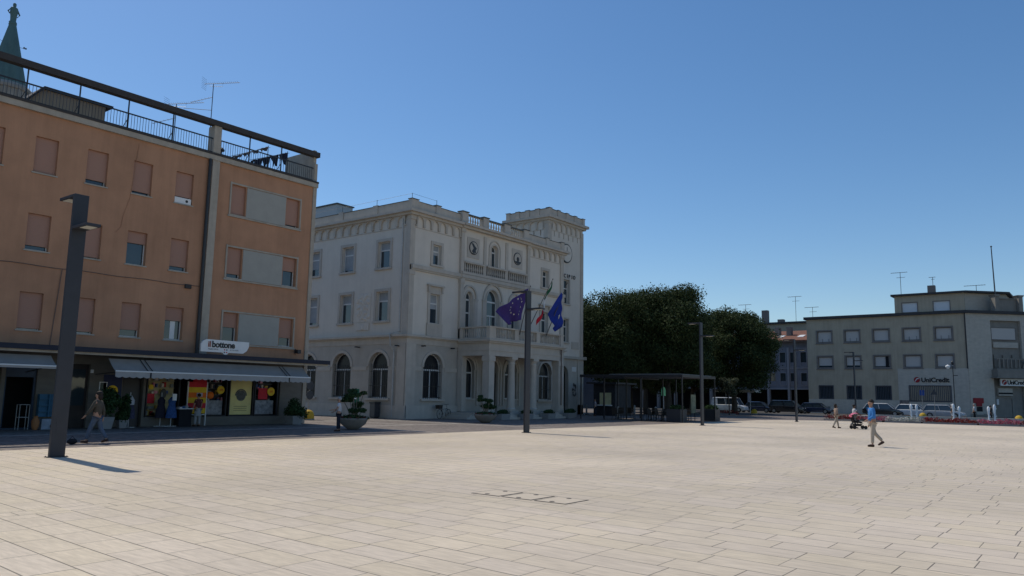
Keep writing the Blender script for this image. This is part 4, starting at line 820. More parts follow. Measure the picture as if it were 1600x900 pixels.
# terrace tables and chairs
def table_proto():
    t=local('cafe_table',(53.2,26.8,0),'round dark bistro table, nearest to the planter box','table','bar tables under the pergola'); MB().lathe(0,0,[(.38,.72),(.38,.75)],18).build('table_top',M_perg,t); MB().lathe(0,0,[(.25,0),(.22,.02),(.03,.05),(.03,.72)],12).build('pedestal',M_perg,t); return t
TB=table_proto()
for k,(x,y,l) in enumerate([(54.9,28.6,'round dark bistro table in the middle of the pergola terrace'),(53.4,30.6,'round dark bistro table towards the town hall side of the pergola'),(56.9,26.6,'round dark bistro table near the right end of the pergola'),(56.8,31.2,'round dark bistro table at the back of the pergola')]): place(TB,(x,y,0),.3*k,l)
M_wick=mat('dark_wicker',(.05,.04,.032),.8,.2,20)
def chair_proto():
    t=local('terrace_chair',(52.5,26.6,0),'dark wicker chair left of the nearest bistro table','chair','chairs under the pergola'); mb=MB(); mb.box(-.24,.24,-.24,.24,.42,.47); mb.build('seat',M_wick,t)
    mb=MB(); mb.hexa([(-.24,.22,.47),(.24,.22,.47),(.24,.26,.47),(-.24,.26,.47),(-.22,.3,.9),(.22,.3,.9),(.22,.34,.9),(-.22,.34,.9)]); mb.build('backrest',M_wick,t)
    for sx in (-1,1):
        for sy in (-1,1): MB().tube([(sx*.21,sy*.21,.42),(sx*.24,sy*.25,0)],.018,6).build('leg',M_perg,t)
    return t
CH=chair_proto(); cl=[(53.9,26.9,-1.5,'dark wicker chair right of the nearest bistro table'),(53.2,27.6,0,'dark wicker chair behind the nearest bistro table'),(54.2,28.5,1.5,'dark wicker chair left of the middle bistro table'),(55.6,28.8,-1.6,'dark wicker chair right of the middle bistro table'),(52.7,30.4,1.5,'dark wicker chair left of the far bistro table by the town hall'),(54.1,30.9,-1.4,'dark wicker chair right of the far bistro table by the town hall'),(56.2,26.4,1.6,'dark wicker chair left of the bistro table near the right end'),(57.6,26.8,-1.5,'dark wicker chair right of the bistro table near the right end'),(56.1,31.0,1.5,'dark wicker chair beside the rearmost bistro table')]
for x,y,a,l in cl: place(CH,(x,y,0),a,l)
# bar cabin behind
t=root('bar_kiosk',(63,33,0),'dark bar cabin with pale counter panels behind the pergola','kiosk'); 
mb=MB(); mb.box(62.5,65.5,36.2,38.5,0,2.9); mb.build('cabin',mat('kiosk_dark',(.03,.03,.033),.6,.3,2),t); mb=MB(); mb.box(62,65.9,35.8,39,2.9,3.05); mb.build('cabin_roof',M_perg,t); MB().box(62.45,62.5,36.6,37.8,1.0,2.1).build('hatch',M_lit,t); MB().box(62.2,62.5,36.5,37.9,.9,1.0).build('counter',M_win,t)
t=root('menu_board',(55.7,25.4,0),'pale green menu board standing under the right part of the pergola','board'); MB().box(55.3,56.1,25.38,25.43,.6,2.0).build('board_panel',mat('menu_panel',(.18,.2,.14),.7,.4,3),t); 
for x in (55.35,56.05): MB().box(x-.02,x+.02,25.43,25.47,0,2.0).build('leg',M_perg,t)
t=root('beach_flag_sign',(63.5,31.8,0),'green and white rounded banner sign behind the pergola posts','banner'); MB().prism([(63.1,1.9)]+[(63.5-.4*math.cos(a),2.3+.4*math.sin(a)) for a in [k*.314 for k in range(11)]]+[(63.9,1.9)],31.78,31.82).build('banner',mat('banner_green',(.15,.4,.18),.7,.3,3),t); MB().tube([(63.5,31.8,0),(63.5,31.8,1.9)],.03,6).build('pole',M_white,t)
# bollards
M_bol=mat('pale_bollard',(.32,.31,.29),.7,.1,5)
for k,(x,y,l) in enumerate([(63.5,39.9,'pale bollard nearest to the town hall tower'),(67.1,39.8,'pale bollard second from the tower'),(57.0,32.7,'pale bollard behind the middle of the pergola'),(69.5,38.0,'pale bollard farthest back under the trees'),(59.3,28.6,'pale bollard at the back right of the pergola'),(60.4,31.0,'pale bollard between kiosk and pergola')]):
    if k==0:
        BO=local('bollard',(x,y,0),l,'bollard','pale bollards around the pergola'); MB().lathe(0,0,[(.09,0),(.09,.85),(.07,.93),(.02,.96)],10).build('post',M_bol,BO); MB().lathe(0,0,[(.12,0),(.12,.04)],10).build('foot',M_black,BO)
    else: place(BO,(x,y,0),0,l)
# parasols of the far bar
M_par=mat('parasol_cloth',(.55,.52,.46),.8,.05,3)
for (x,y,l) in [(91.4,37.4,'off white square parasol left behind the young tree'),(93.6,35.2,'off white square parasol right of the young tree, above the van')]:
    t=local('parasol',(x,y,0),l,'parasol','square parasols beyond the square'); mb=MB(); s=1.0
    mb.add([(-s,-s,2.55),(s,-s,2.55),(s,s,2.55),(-s,s,2.55),(-s,-s,2.85),(s,-s,2.85),(s,s,2.85),(-s,s,2.85),(0,0,3.25)],[(0,1,5,4),(1,2,6,5),(2,3,7,6),(3,0,4,7),(4,5,8),(5,6,8),(6,7,8),(7,4,8)]); mb.build('canopy',M_par,t); MB().tube([(0,0,0),(0,0,3.25)],.03,8).build('pole',M_white,t)
# =============== BANK ===============
XB=114; M_bk=mat('bank_olive_render',(.42,.36,.27),.9,.08,.7,streak=.16); M_bs=mat('bank_pale_stone',(.48,.44,.375),.85,.10,1.6,stretch=(1,1,2.2),streak=.1,bump=.15); M_bd=mat('bank_dark_stone',(.25,.23,.20),.85,.12,1.2,streak=.12)
M_bsh=mat('bank_shutter',(.50,.47,.44),.7,.04,3,stretch=(1,1,9)); M_bfr=mat('bank_window_surround',(.19,.17,.155),.85,.12,2)
BK=root('bank_building',(XB,24,0),'three storey olive and pale stone bank building with cut corner entrance','building')
BF=Fr((XB,0),(0,-1),(1,0)); h2=.5**.5; BC=Fr((XB,14.3),(h2,-h2),(h2,h2))
W3=[(-32.85,-30.9),(-29.1,-27.2),(-25.4,-23.45),(-21.65,-19.65),(-17.85,-15.9)]
H3=[(a,b,9.95,11.5) for a,b in W3]+[(a,b,6.35,7.9) for a,b in W3]+[(a+.05,b-.05,2.05,3.8) for a,b in W3[:3]]
mb=MB(BF); mb.wall(-34.3,-14.3,2.0 if False else 1.95,13.25,0,.35,[h for h in H3 if h[2]>3],ends=False) if False else mb.wall(-34.3,-14.3,1.95,13.25,0,.35,H3,ends=False)
mb.build('wing_wall',M_bk,BK)
mb=MB(BF); mb.wall(-34.3,-22.55,0,1.95,-.05,.3,ends=True); mb.build('plinth',M_bs,BK)
mb=MB(BF); mb.wall(-22.55,-14.3,0,6.15,-.06,.35,[(-21.2,-16.4,1.9,3.85)],ends=True); mb.build('stone_wing_base',M_bs,BK)
MB(BF).box(-14.42,-14.28,-.12,.0,6.1,13.25).build('corner_trim',M_beam,BK)
mb=MB(BC); mb.wall(0,12,0,13.3,-.04,.35,[(3.45,7.75,5.3,12.4),(3.45,7.75,0,5.0)],ends=True); mb.build('corner_wall',M_bs,BK)
mb=MB(); mb.box(XB+.4,XB+16,-8,34.2,0.0,13.2) if False else mb.prism([(XB+.4,34.2),(XB+.4,14.6),(XB+8.9,6.1),(XB+26,6.1),(XB+26,34.2)],0,13.2,'z'); mb.build('inner_block',M_bd,BK)
mb=MB(); mb.prism([(XB-.35,34.6),(XB-.35,14.15),(XB+8.35,5.45),(XB+26,5.45),(XB+26,34.6)],13.25,13.62,'z'); mb.build('roof_edge',mat('roof_edge_dark',(.05,.05,.052),.7),BK)
for i,h in enumerate(H3):
    a,b,c,d=h
    if c>3:
        mb=MB(BF); mb.frame(a+.08,b-.08,c+.08,d-.08,.07,.12,.2); fr=mb.build('window',M_bfr,BK)
        MB(BF).box(a+.1,b-.1,.2,.22,c+.05+random.Random(i).choice([0,0,.12,.0,.25,.06]),d-.1).build('roller_shutter',M_bsh,fr); MB(BF).box(a+.1,b-.1,.25,.27,c+.05,d-.1).build('pane',M_glass,fr)
        mb=MB(BF); mb.frame(a,b,c,d,.17,-.06,0); mb.box(a-.25,b+.25,-.12,0,c-.25,c-.17)
        mb.build('window_surround',M_bfr,fr)
        if i in (1,3,4,0): 
            mb=MB(BF)
            for q in (.35,.8): mb.box(a+(b-a)*q-.02,a+(b-a)*q+.02,.1,.12,c,c+.5)
            mb.build('shutter_stay',M_black,fr)
    else:
        mb=MB(BF); mb.frame(a+.05,b-.05,c+.05,d-.05,.06,.15,.2); fr=mb.build('window',M_bfr,BK); MB(BF).box(a+.05,b-.05,.2,.22,c,d).build('pane',M_glass,fr)
        mb=MB(BF)
        for k in range(9): x=a+(b-a)*(k+.5)/9; mb.box(x-.025,x+.025,-.04,-.0,c,d)
        mb.frame(a,b,c,d,.09,-.06,0); mb.build('window_grille',mat('grille_blue_grey',(.07,.075,.095),.5),fr)
mb=MB(BF); mb.box(-24.0,-23.6,.08,.11,6.4,7.8); mb.build('open_window_leaf',M_dark,BK)
a,b,c,d=-21.2,-16.4,1.9,3.85
fr=MB(BF).box(a,b,.25,.28,c,d).build('window',M_glass,BK,label='wide barred ground floor window'); mb=MB(BF)
for k in range(22): x=a+(b-a)*(k+.5)/22; mb.box(x-.035,x+.035,-.08,-.03,c,d)
mb.frame(a,b,c,d,.1,-.1,-.06); mb.build('window_grille',mat('grille_blue_grey',(.07,.075,.095)),fr)
# lettering
M_ucr=mat('sign_dark_red',(.28,.012,.02),.5); M_uct=mat('sign_black_letters',(.015,.015,.018),.5)
def logo(F,cx,cz,r,t,parent):
    MB(F).prism([(cx+r*math.cos(a),cz+r*math.sin(a)) for a in [k*.2618 for k in range(24)]],t-.03,t).build('logo_disc',M_ucr,parent)
    MB(F).prism([(cx-.75*r,cz-.52*r),(cx-.5*r,cz-.62*r),(cx+.1*r,cz+.22*r),(cx+.52*r,cz+.28*r),(cx+.75*r,cz+.62*r),(cx+.35*r,cz+.62*r),(cx-.12*r,cz+.5*r)],t-.045,t-.03).build('logo_stroke',M_win,parent)
t=root('bank_sign',(XB,20,4.6),'UniCredit lettering with red round logo fixed on the pale stone wall','sign'); logo(BF,-20.27,4.67,.36,-.08,t); text('lettering','UniCredit',.82,BF,-19.78,4.38,-.09,M_uct,t,.03,.022,spacing=.98)
# corner bay
mb=MB(BC); mb.box(3.45,7.75,.3,.34,5.3,12.4); mb.build('bay_back',M_bd,BK)
mb=MB(BC); mb.box(3.72,7.1,.2,.28,9.98,11.45); w_=mb.build('bay_window',M_bsh,BK); MB(BC).frame(3.72,7.1,9.98,11.45,.1,.16,.3).build('window_surround',M_bfr,w_)
mb=MB(BC); mb.box(3.85,7.35,.12,.3,8.9,9.6); mb.build('name_tablet',M_bs,BK)
mb=MB(BC); 
for k in range(7): mb.box(3.75+k*.56,3.93+k*.56,-.75,-.6,6.25,7.35)
for k in range(3): mb.box(3.8+k*1.3,4.7+k*1.3,.1,.3,6.3,8.0)
mb.box(3.45,7.75,-.75,-.6,7.35,7.5); mb.box(3.4,7.8,-.8,.3,6.0,6.2); mb.build('bay_balcony',M_bd,BK)
mb=MB(BC); mb.tube([(6.9,-.8,6.3),(7.7,-1.3,9.2)],.05,6); mb.build('flagpole_socket',M_black,BK)
mb=MB(BC); mb.box(3.2,8.0,-1.1,.3,5.05,6.0); mb.box(3.0,8.2,-1.2,.3,4.95,5.06); mb.build('entrance_canopy',M_bd,BK)
mb=MB(BC); mb.wall(3.45,7.75,0,5.0,.4,.8,[(5.0,6.2,0,2.4)],ends=False); mb.build('entrance_recess',M_bd,BK)
mb=MB(BC); mb.box(5.0,6.2,.7,.75,0,2.4); d_=mb.build('entrance_door',M_glass,BK); MB(BC).frame(5.05,6.15,.02,2.35,.08,.6,.7).build('door_frame',M_bd,d_)
mb=MB(BC); mb.box(4.1,6.1,.1,.35,2.75,3.7); mb.build('lintel_panel',M_bs,BK); MB(BC).box(4.1,6.1,.08,.1,2.95,3.15).build('dark_strip',M_dark,BK)
t=root('bank_sign',(XB+4,10.5,4.2),'white UniCredit sign box with red round logo above the corner entrance','sign'); MB(BC).box(4.0,7.45,-.5,-.35,4.0,4.9).build('sign_panel',M_white,t); logo(BC,4.5,4.45,.33,-.51,t); text('lettering','UniCredit',.72,BC,4.92,4.2,-.52,M_uct,t,.02,.02,spacing=.95)
mb=MB(BC); mb.box(.36,1.75,-.14,-.04,1.75,2.4); mb.box(.75,1.5,-.14,-.04,1.35,1.75); q=mb.build('cash_machine_sign',M_ucr,BK); MB(BC).box(.8,1.55,-.1,-.04,.7,1.3).build('cash_machine',M_dark,BK); MB(BC).box(.7,1.65,-.16,-.04,.3,.7).build('cash_machine_shelf',M_bs,BK)
MB(BC).box(-.1,3.2,-.1,-.04,0,.4).build('wall_foot',M_bd,BK); MB(BC).box(7.9,11,-.1,-.04,0,.4).build('wall_foot',M_bd,BK); MB(BC).box(3.6,3.9,-.1,-.04,1.6,2.3).build('opening_hours_plate',M_win,BK)
# attic storey
mb=MB(BF); mb.F=Fr((XB+2.4,0),(0,-1),(1,0)); AF=mb.F
mb.wall(-23.0,-14.55,13.6,16.25,0,.3,[(-22.05,-20.2,13.95,15.2),(-18.2,-16.3,13.95,15.25)],ends=True); mb.build('attic_wall',M_bk,BK)
for a,b in ((-22.05,-20.2),(-18.2,-16.3)): fr=MB(AF).box(a,b,.1,.14,13.95,15.22).build('window',mat('attic_shutter',(.62,.64,.66),.6,.04,3,stretch=(1,1,9)),BK,label='attic window with pale blind'); mb=MB(AF); mb.frame(a,b,13.95,15.22,.1,-.04,.02); mb.build('window_surround',M_bfr,fr)
MB().prism([(XB+2.7,22.9),(XB+2.7,14.6),(XB+7,10.3),(XB+24,10.3),(XB+24,22.9)],13.6,16.2,'z').build('attic_block',M_bs,BK)
MB().prism([(XB+2.0,23.4),(XB+2.0,14.3),(XB+6.5,9.8),(XB+24,9.8),(XB+24,23.4)],16.2,16.45,'z').build('attic_roof',mat('roof_edge_dark',(.05,.05,.052)),BK)
MB(AF).box(-18.9,-18.0,.4,1.2,16.4,17.5).build('chimney',M_bfr,BK)
AC=Fr((XB+1.0,14.3),(h2,-h2),(h2,h2))
mb=MB(AC)
for a in (4.1,7.5): mb.box(a-.28,a+.28,-.6,.3,13.6,15.6); mb.prism([(a-.28,15.6),(a-.45,15.85),(a+.45,15.85),(a+.28,15.6)],-.7,.4)
mb.box(4.4,7.2,-.1,.1,13.6,15.3); mb.box(4.3,7.3,-.2,.2,15.3,15.45); mb.build('attic_crest',M_bd,BK)
MB(AC).box(1.8,2.3,1.7,1.76,14.0,14.9).build('attic_window',M_dark,BK)
t=root('flag_mast',(XB+4.3,9.2,13.6),'tall bare mast on the bank roof above the corner','mast'); MB(AC).tube([(4.9,.6,13.6),(4.75,.6,22.4)],[.1,.06],8).build('pole',M_anth,t); MB(AC).ball((4.75,.6,22.45),.12,8,6).build('finial',M_anth,t)
def aerial2(loc,h,lab,s=1):
    t=local('tv_aerial',loc,lab,'aerial','television aerials on the far roofs'); MB().tube([(0,0,0),(0,0,h)],.035,5).build('mast',M_anth,t)
    mb=MB(); mb.tube([(0,-.9*s,h),(0,1.2*s,h)],.03,4); mb.tube([(0,-.6*s,h-.7*s),(0,.5*s,h-.7*s)],.025,4)
    for k in range(8): mb.tube([(-.3*s,-.85*s+k*.28*s,h),(.3*s,-.85*s+k*.28*s,h)],.02,4)
    mb.build('boom',M_anth,t)
aerial2((XB+3,22.2,16.4),3.2,'aerial on the left end of the bank attic'); aerial2((XB+3.5,18.3,17.4),1.3,'small aerial above the bank chimney',.4); aerial2((XB+5,13.4,16.4),1.0,'low aerial at the right of the bank attic roof',1.2)
# =============== ARCADED HOUSE with tiled roof ===============
XM=118.0; MFm=Fr((XM,0),(0,-1),(1,0)); M_mh=mat('house_blue_grey',(.20,.205,.235),.85,.1,1,streak=.15); M_mp=mat('house_pier',(.27,.27,.29),.85,.1,1); M_tile=mat('roof_tiles',(.19,.085,.055),.85,.22,1.5,stretch=(1,5,1),bump=.4,bscale=7)
AH=root('arcaded_house',(XM,48,0),'low blue grey house with arcade and terracotta tiled roof beside the bank','building')
hs=[]
for k in range(16):
    a=-40.75+1.29*0; 
for k in range(20):
    c=-36.1-1.55*k
    hs+= [(c-.42,c+.42,7.35,8.85),(c-.42,c+.42,4.55,5.75)]
mb=MB(MFm); mb.wall(-68,-35.2,3.4,9.6,0,.35,hs,ends=True); mb.wall(-68,-35.2,9.6,10.5,.25,.5); mb.build('facade_wall',M_mh,AH)
for h in hs[:16]: 
    mb=MB(MFm); mb.frame(h[0],h[1],h[2]-.55,h[3],.09,-.07,.0); fr=mb.build('window',M_mp,AH); MB(MFm).box(h[0],h[1],.2,.24,h[2],h[3]).build('pane',M_glass,fr)
mb=MB(MFm); mb.box(-68,-35.2,.25,.29,4.4,9.2); mb.build('window_backing',M_glass,AH)
mb=MB(MFm)
for k in range(9): x=-38.35-3.1*k; mb.box(x-.16,x+.16,-.2,.0,0,9.6); mb.box(x-.2,x+.2,.0,.4,0,3.4)
mb.box(-68,-35.2,-.1,0,3.3,3.5); mb.box(-68,-35.2,-.12,0,6.4,6.6); mb.build('pier',M_mp,AH)
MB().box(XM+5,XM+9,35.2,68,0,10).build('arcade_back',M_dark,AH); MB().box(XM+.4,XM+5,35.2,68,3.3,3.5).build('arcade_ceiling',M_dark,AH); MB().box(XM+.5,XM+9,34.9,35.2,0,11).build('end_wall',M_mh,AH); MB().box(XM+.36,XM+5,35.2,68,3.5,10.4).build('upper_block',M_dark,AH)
mb=MB(); mb.hexa([(XM-.9,35.0,10.45),(XM+8,35.0,12.6),(XM+8,68,12.6),(XM-.9,68,10.45),(XM-.9,35.0,10.65),(XM+8,35.0,12.8),(XM+8,68,12.8),(XM-.9,68,10.65)]); rf=mb.build('roof',M_tile,AH)
for y in (39.2,41.0): MB().box(XM+3.2,XM+4.2,y-.35,y+.35,11.2,13.0).build('chimney',M_bfr,rf)
for y in (37.0,40.1): MB().hexa([(XM+1.6,y-.45,11.2),(XM+3.2,y-.45,11.6),(XM+3.2,y+.45,11.6),(XM+1.6,y+.45,11.2),(XM+1.6,y-.45,11.32),(XM+3.2,y-.45,11.72),(XM+3.2,y+.45,11.72),(XM+1.6,y+.45,11.32)]).build('skylight',M_white,rf)
RB=root('rear_block',(140,50,0),'flat roofed brownish block showing just above the tiled roof','building'); MB().box(132,146,36,72,0,14.6).build('wall',M_bk,RB); MB().box(131.6,146.4,35.6,72.4,14.6,14.9).build('roof_edge',mat('roof_edge_dark',(.05,.05,.052)),RB); MB().box(133,134,46.6,47.6,14.8,17.2).build('chimney',M_bfr,RB); MB().box(134,135,44.2,45.2,14.8,15.6).build('chimney',M_bfr,RB)
for (x,y,h,l) in [(134,42.0,4.6,'tallest aerial above the tiled roof'),(134,50.8,3.7,'aerial above the right dark tree'),(134,55,3.3,'aerial above the dark trees, farther left'),(134,39.2,2.6,'small aerial left of the bank roof edge')]: aerial2((x,y,14.8),h,l,1.1)
# backdrop houses behind the trees
q=root('far_house',(112,72,0),'shaded distant house closing the street behind the trees','building'); MB().box(100,112,66,90,0,9).build('wall',M_mh,q); MB().box(99.5,112.5,65.5,90.5,9,9.3).build('roof_edge',M_tile,q)
# =============== CARS ===============
M_tyre=mat('tyre_rubber',(.02,.02,.02),.8,.1,8); M_rim=mat('wheel_rim',(.35,.36,.37),.35,.1,8,metal=.7); M_tail=mat('tail_lamp',(.3,.01,.01),.3); M_hl=mat('headlamp_glass',(.6,.62,.65),.15,.05,8,spec=.8)
def carpaint(n,c): return mat('car_paint_'+n,c,.25,.04,2,spec=.6,coat=.6)
def car(loc,rz,lab,paint,L=4.2,W=1.72,H=1.48,hood=1.0,boot=.35,van=False,grp='cars parked in front of the far houses',name='parked_car',cat='car',scale=1,low=.22,roofpaint=None):
    t=local(name,loc,lab,cat,grp,rz,scale); hl=L/2; hw=W/2; zb=H*.58 if not van else H*.52
    st=[(-hl,.82,.38,zb*.85),(-hl+.12,.95,low+.05,zb*.98),(-hl+.7,1,low,zb),(0,1,low,zb),(hl-hood,1,low,zb*.97),(hl-.35,.95,low,zb*.84),(hl-.06,.84,low+.06,zb*.68),(hl,.72,.32,zb*.55)]
    mb=MB(); P=[]
    for x,ww,a,b in st:
        w_=hw*ww; P+=[(x,-w_*.94,a),(x,-w_,(a+b)*.45),(x,-w_*.95,b*.93),(x,-w_*.82,b),(x,w_*.82,b),(x,w_*.95,b*.93),(x,w_,(a+b)*.45),(x,w_*.94,a)]
    F=[(i*8+k,i*8+(k+1)%8,(i+1)*8+(k+1)%8,(i+1)*8+k) for i in range(len(st)-1) for k in range(8)]+[tuple(range(8)),tuple(range(len(P)-1,len(P)-9,-1))]
    mb.add(P,F); bd=mb.build('body',paint,t,smooth=True)
    xf0=hl-hood+.12; xf1=xf0-(.55 if van else .75); xr0=-hl+boot*.4; xr1=-hl+boot+(.05 if van else .25); zr=H-.05; wb=hw*.86; wr=hw*.72
    c8=[(xr0,-wb,zb-.03),(xf0,-wb,zb-.03),(xf0,wb,zb-.03),(xr0,wb,zb-.03),(xr1,-wr,zr),(xf1,-wr,zr),(xf1,wr,zr),(xr1,wr,zr)]
    MB().hexa(c8).build('windows',M_glass,t)
    mb=MB(); mb.hexa([(xr1-.05,-wr-.03,zr-.03),(xf1+.05,-wr-.03,zr-.03),(xf1+.05,wr+.03,zr-.03),(xr1-.05,wr+.03,zr-.03),(xr1+.15,-wr+.08,zr+.05),(xf1-.2,-wr+.08,zr+.05),(xf1-.2,wr-.08,zr+.05),(xr1+.15,wr-.08,zr+.05)])
    def lerp(a,b,q): return tuple(a[i]+(b[i]-a[i])*q for i in range(3))
    for s in (-1,1):
        q=lambda p:(p[0],s*(abs(p[1])+.012),p[2])
        for (b0,t0) in (((xf0,wb,zb-.03),(xf1,wr,zr)),((xr0,wb,zb-.03),(xr1,wr,zr)),(((xf0+xr0)/2+.1,wb,zb-.03),((xf1+xr1)/2+.1,wr,zr))): mb.tube([q(b0),q(t0)],.035,5)
        if van: 
            a0=(xr0,wb,zb-.03); mb.hexa([(xr0,s*wb-.015,zb-.03),(xr0+.9,s*wb-.015,zb-.03),(xr0+.9,s*wb+.015,zb-.03),(xr0,s*wb+.015,zb-.03),(xr1,s*wr-.015,zr),(xr1+.7,s*wr-.015,zr),(xr1+.7,s*wr+.015,zr),(xr1,s*wr+.015,zr)])
    mb.build('roof',roofpaint or paint,t,smooth=True)
    for sx in (-hl+.78,hl-.78):
        for s in (-1,1):
            mb=MB(); P=[];n=16
            mb.tube([(sx,s*(hw-.2),.31),(sx,s*(hw+.01),.31)],.31,n); w_=mb.build('wheel',M_tyre,t); MB().tube([(sx,s*(hw-.0),.31),(sx,s*(hw+.025),.31)],.19,10).build('rim',M_rim,w_)
    for s in (-1,1):
        MB().ball((hl-.16,s*hw*.62,zb*.66),.14,8,6,(.8,1,.55)).build('headlight',M_hl,t); MB().box(-hl-.005,-hl+.08,s*hw*.68-.1,s*hw*.68+.1,zb*.6,zb*.85).build('tail_light',M_tail,t)
        MB().ball((xf0-.35,s*(hw+.06),zb+.03),.1,7,5,(.6,.9,.7)).build('wing_mirror',paint,t)
    return t
D=R(-90)
P_w=carpaint('white',(.62,.63,.64)); P_b=carpaint('black',(.012,.013,.016)); P_n=carpaint('navy',(.02,.03,.06)); P_s=carpaint('silver',(.35,.37,.40)); P_g=carpaint('grey',(.12,.13,.14))
car((102,41.2,0),D,'white panel van with high roof beside the trees',P_w,4.7,1.85,1.95,.85,.1,van=True,name='parked_van',cat='van')
car((104.5,38.0,0),D,'dark hatchback with bright headlights just right of the white van',P_n,3.9,1.7,1.45)
car((104.6,34.3,0),D,'black people carrier in front of the low arcaded house',P_b,4.6,1.85,1.7,.9,.2)
car((107.2,31.3,0),D,'dark blue car at the right end of the row before the bank wall',P_n,4.2,1.75,1.45)
car((103.4,22.3,0),D,'black car with white roof, left of the white car behind the walking man',P_b,4.5,1.8,1.55,roofpaint=P_w)
car((103.6,18.9,0),D,'white car with dark windows directly behind the walking man in blue',P_w,4.2,1.75,1.5)
car((98.8,15.0,0),R(-95),'silver hatchback behind the fountain jets and yellow dome',P_s,4.1,1.75,1.5,.9,.15)
def moto(loc,rz,lab):
    t=local('scooter',loc,lab,'scooter','scooters by the arcaded house',rz); mb=MB(); mb.hexa([(-.5,-.14,.4),(.1,-.14,.35),(.1,.14,.35),(-.5,.14,.4),(-.65,-.12,.8),(0,-.12,.72),(0,.12,.72),(-.65,.12,.8)]); mb.hexa([(.1,-.1,.3),(.5,-.1,.35),(.5,.1,.35),(.1,.1,.3),(.35,-.2,.95),(.45,-.2,.95),(.45,.2,.95),(.35,.2,.95)]); mb.build('body',P_b,t,smooth=True)
    MB().tube([(.38,-.3,1.05),(.4,0,1.0),(.38,.3,1.05)],.02,6).build('handlebar',M_black,t); MB().tube([(.4,0,1.0),(.62,0,.25)],.03,6).build('fork',M_black,t)
    for x in (-.5,.62): MB().tube([(x,-.05,.25),(x,.05,.25)],.25,14).build('wheel',M_tyre,t)
moto((108.6,29.2,0),R(200),'black scooter nearest the bank corner'); moto((108.8,30.2,0),R(200),'black scooter between the blue car and the other scooter')
# =============== PEOPLE ===============
M_skin=mat('skin',(.38,.22,.15),.6,.05,10,obj=True); M_skin2=mat('skin_brown',(.13,.07,.045),.6,.05,10,obj=True)
def skin_mesh(name,verts,edges,m,parent,sub=1,thin=0):
    me=bpy.data.meshes.new(name+'_src'); me.from_pydata([v[:3] for v in verts],edges,[]); o=bpy.data.objects.new('src',me); COL.objects.link(o); md=o.modifiers.new('s','SKIN')
    for i,v in enumerate(me.skin_vertices[0].data):
        r=v.radius; rr=verts[i][3]; v.radius=(rr,rr) if not isinstance(rr,tuple) else rr; v.use_root=(i==0)
    o.modifiers.new('ss','SUBSURF').levels=sub
    dg=bpy.context.evaluated_depsgraph_get(); dg.update(); me2=bpy.data.meshes.new_from_object(o.evaluated_get(dg)); me2.materials.clear(); me2.materials.append(m)
    bpy.data.objects.remove(o); bpy.data.meshes.remove(me); me2.polygons.foreach_set('use_smooth',[True]*len(me2.polygons)); me2.name=name
    ob=bpy.data.objects.new(name,me2); COL.objects.link(ob); ob.parent=parent; ORG[ob.name]=Vector((0,0,0)); return ob
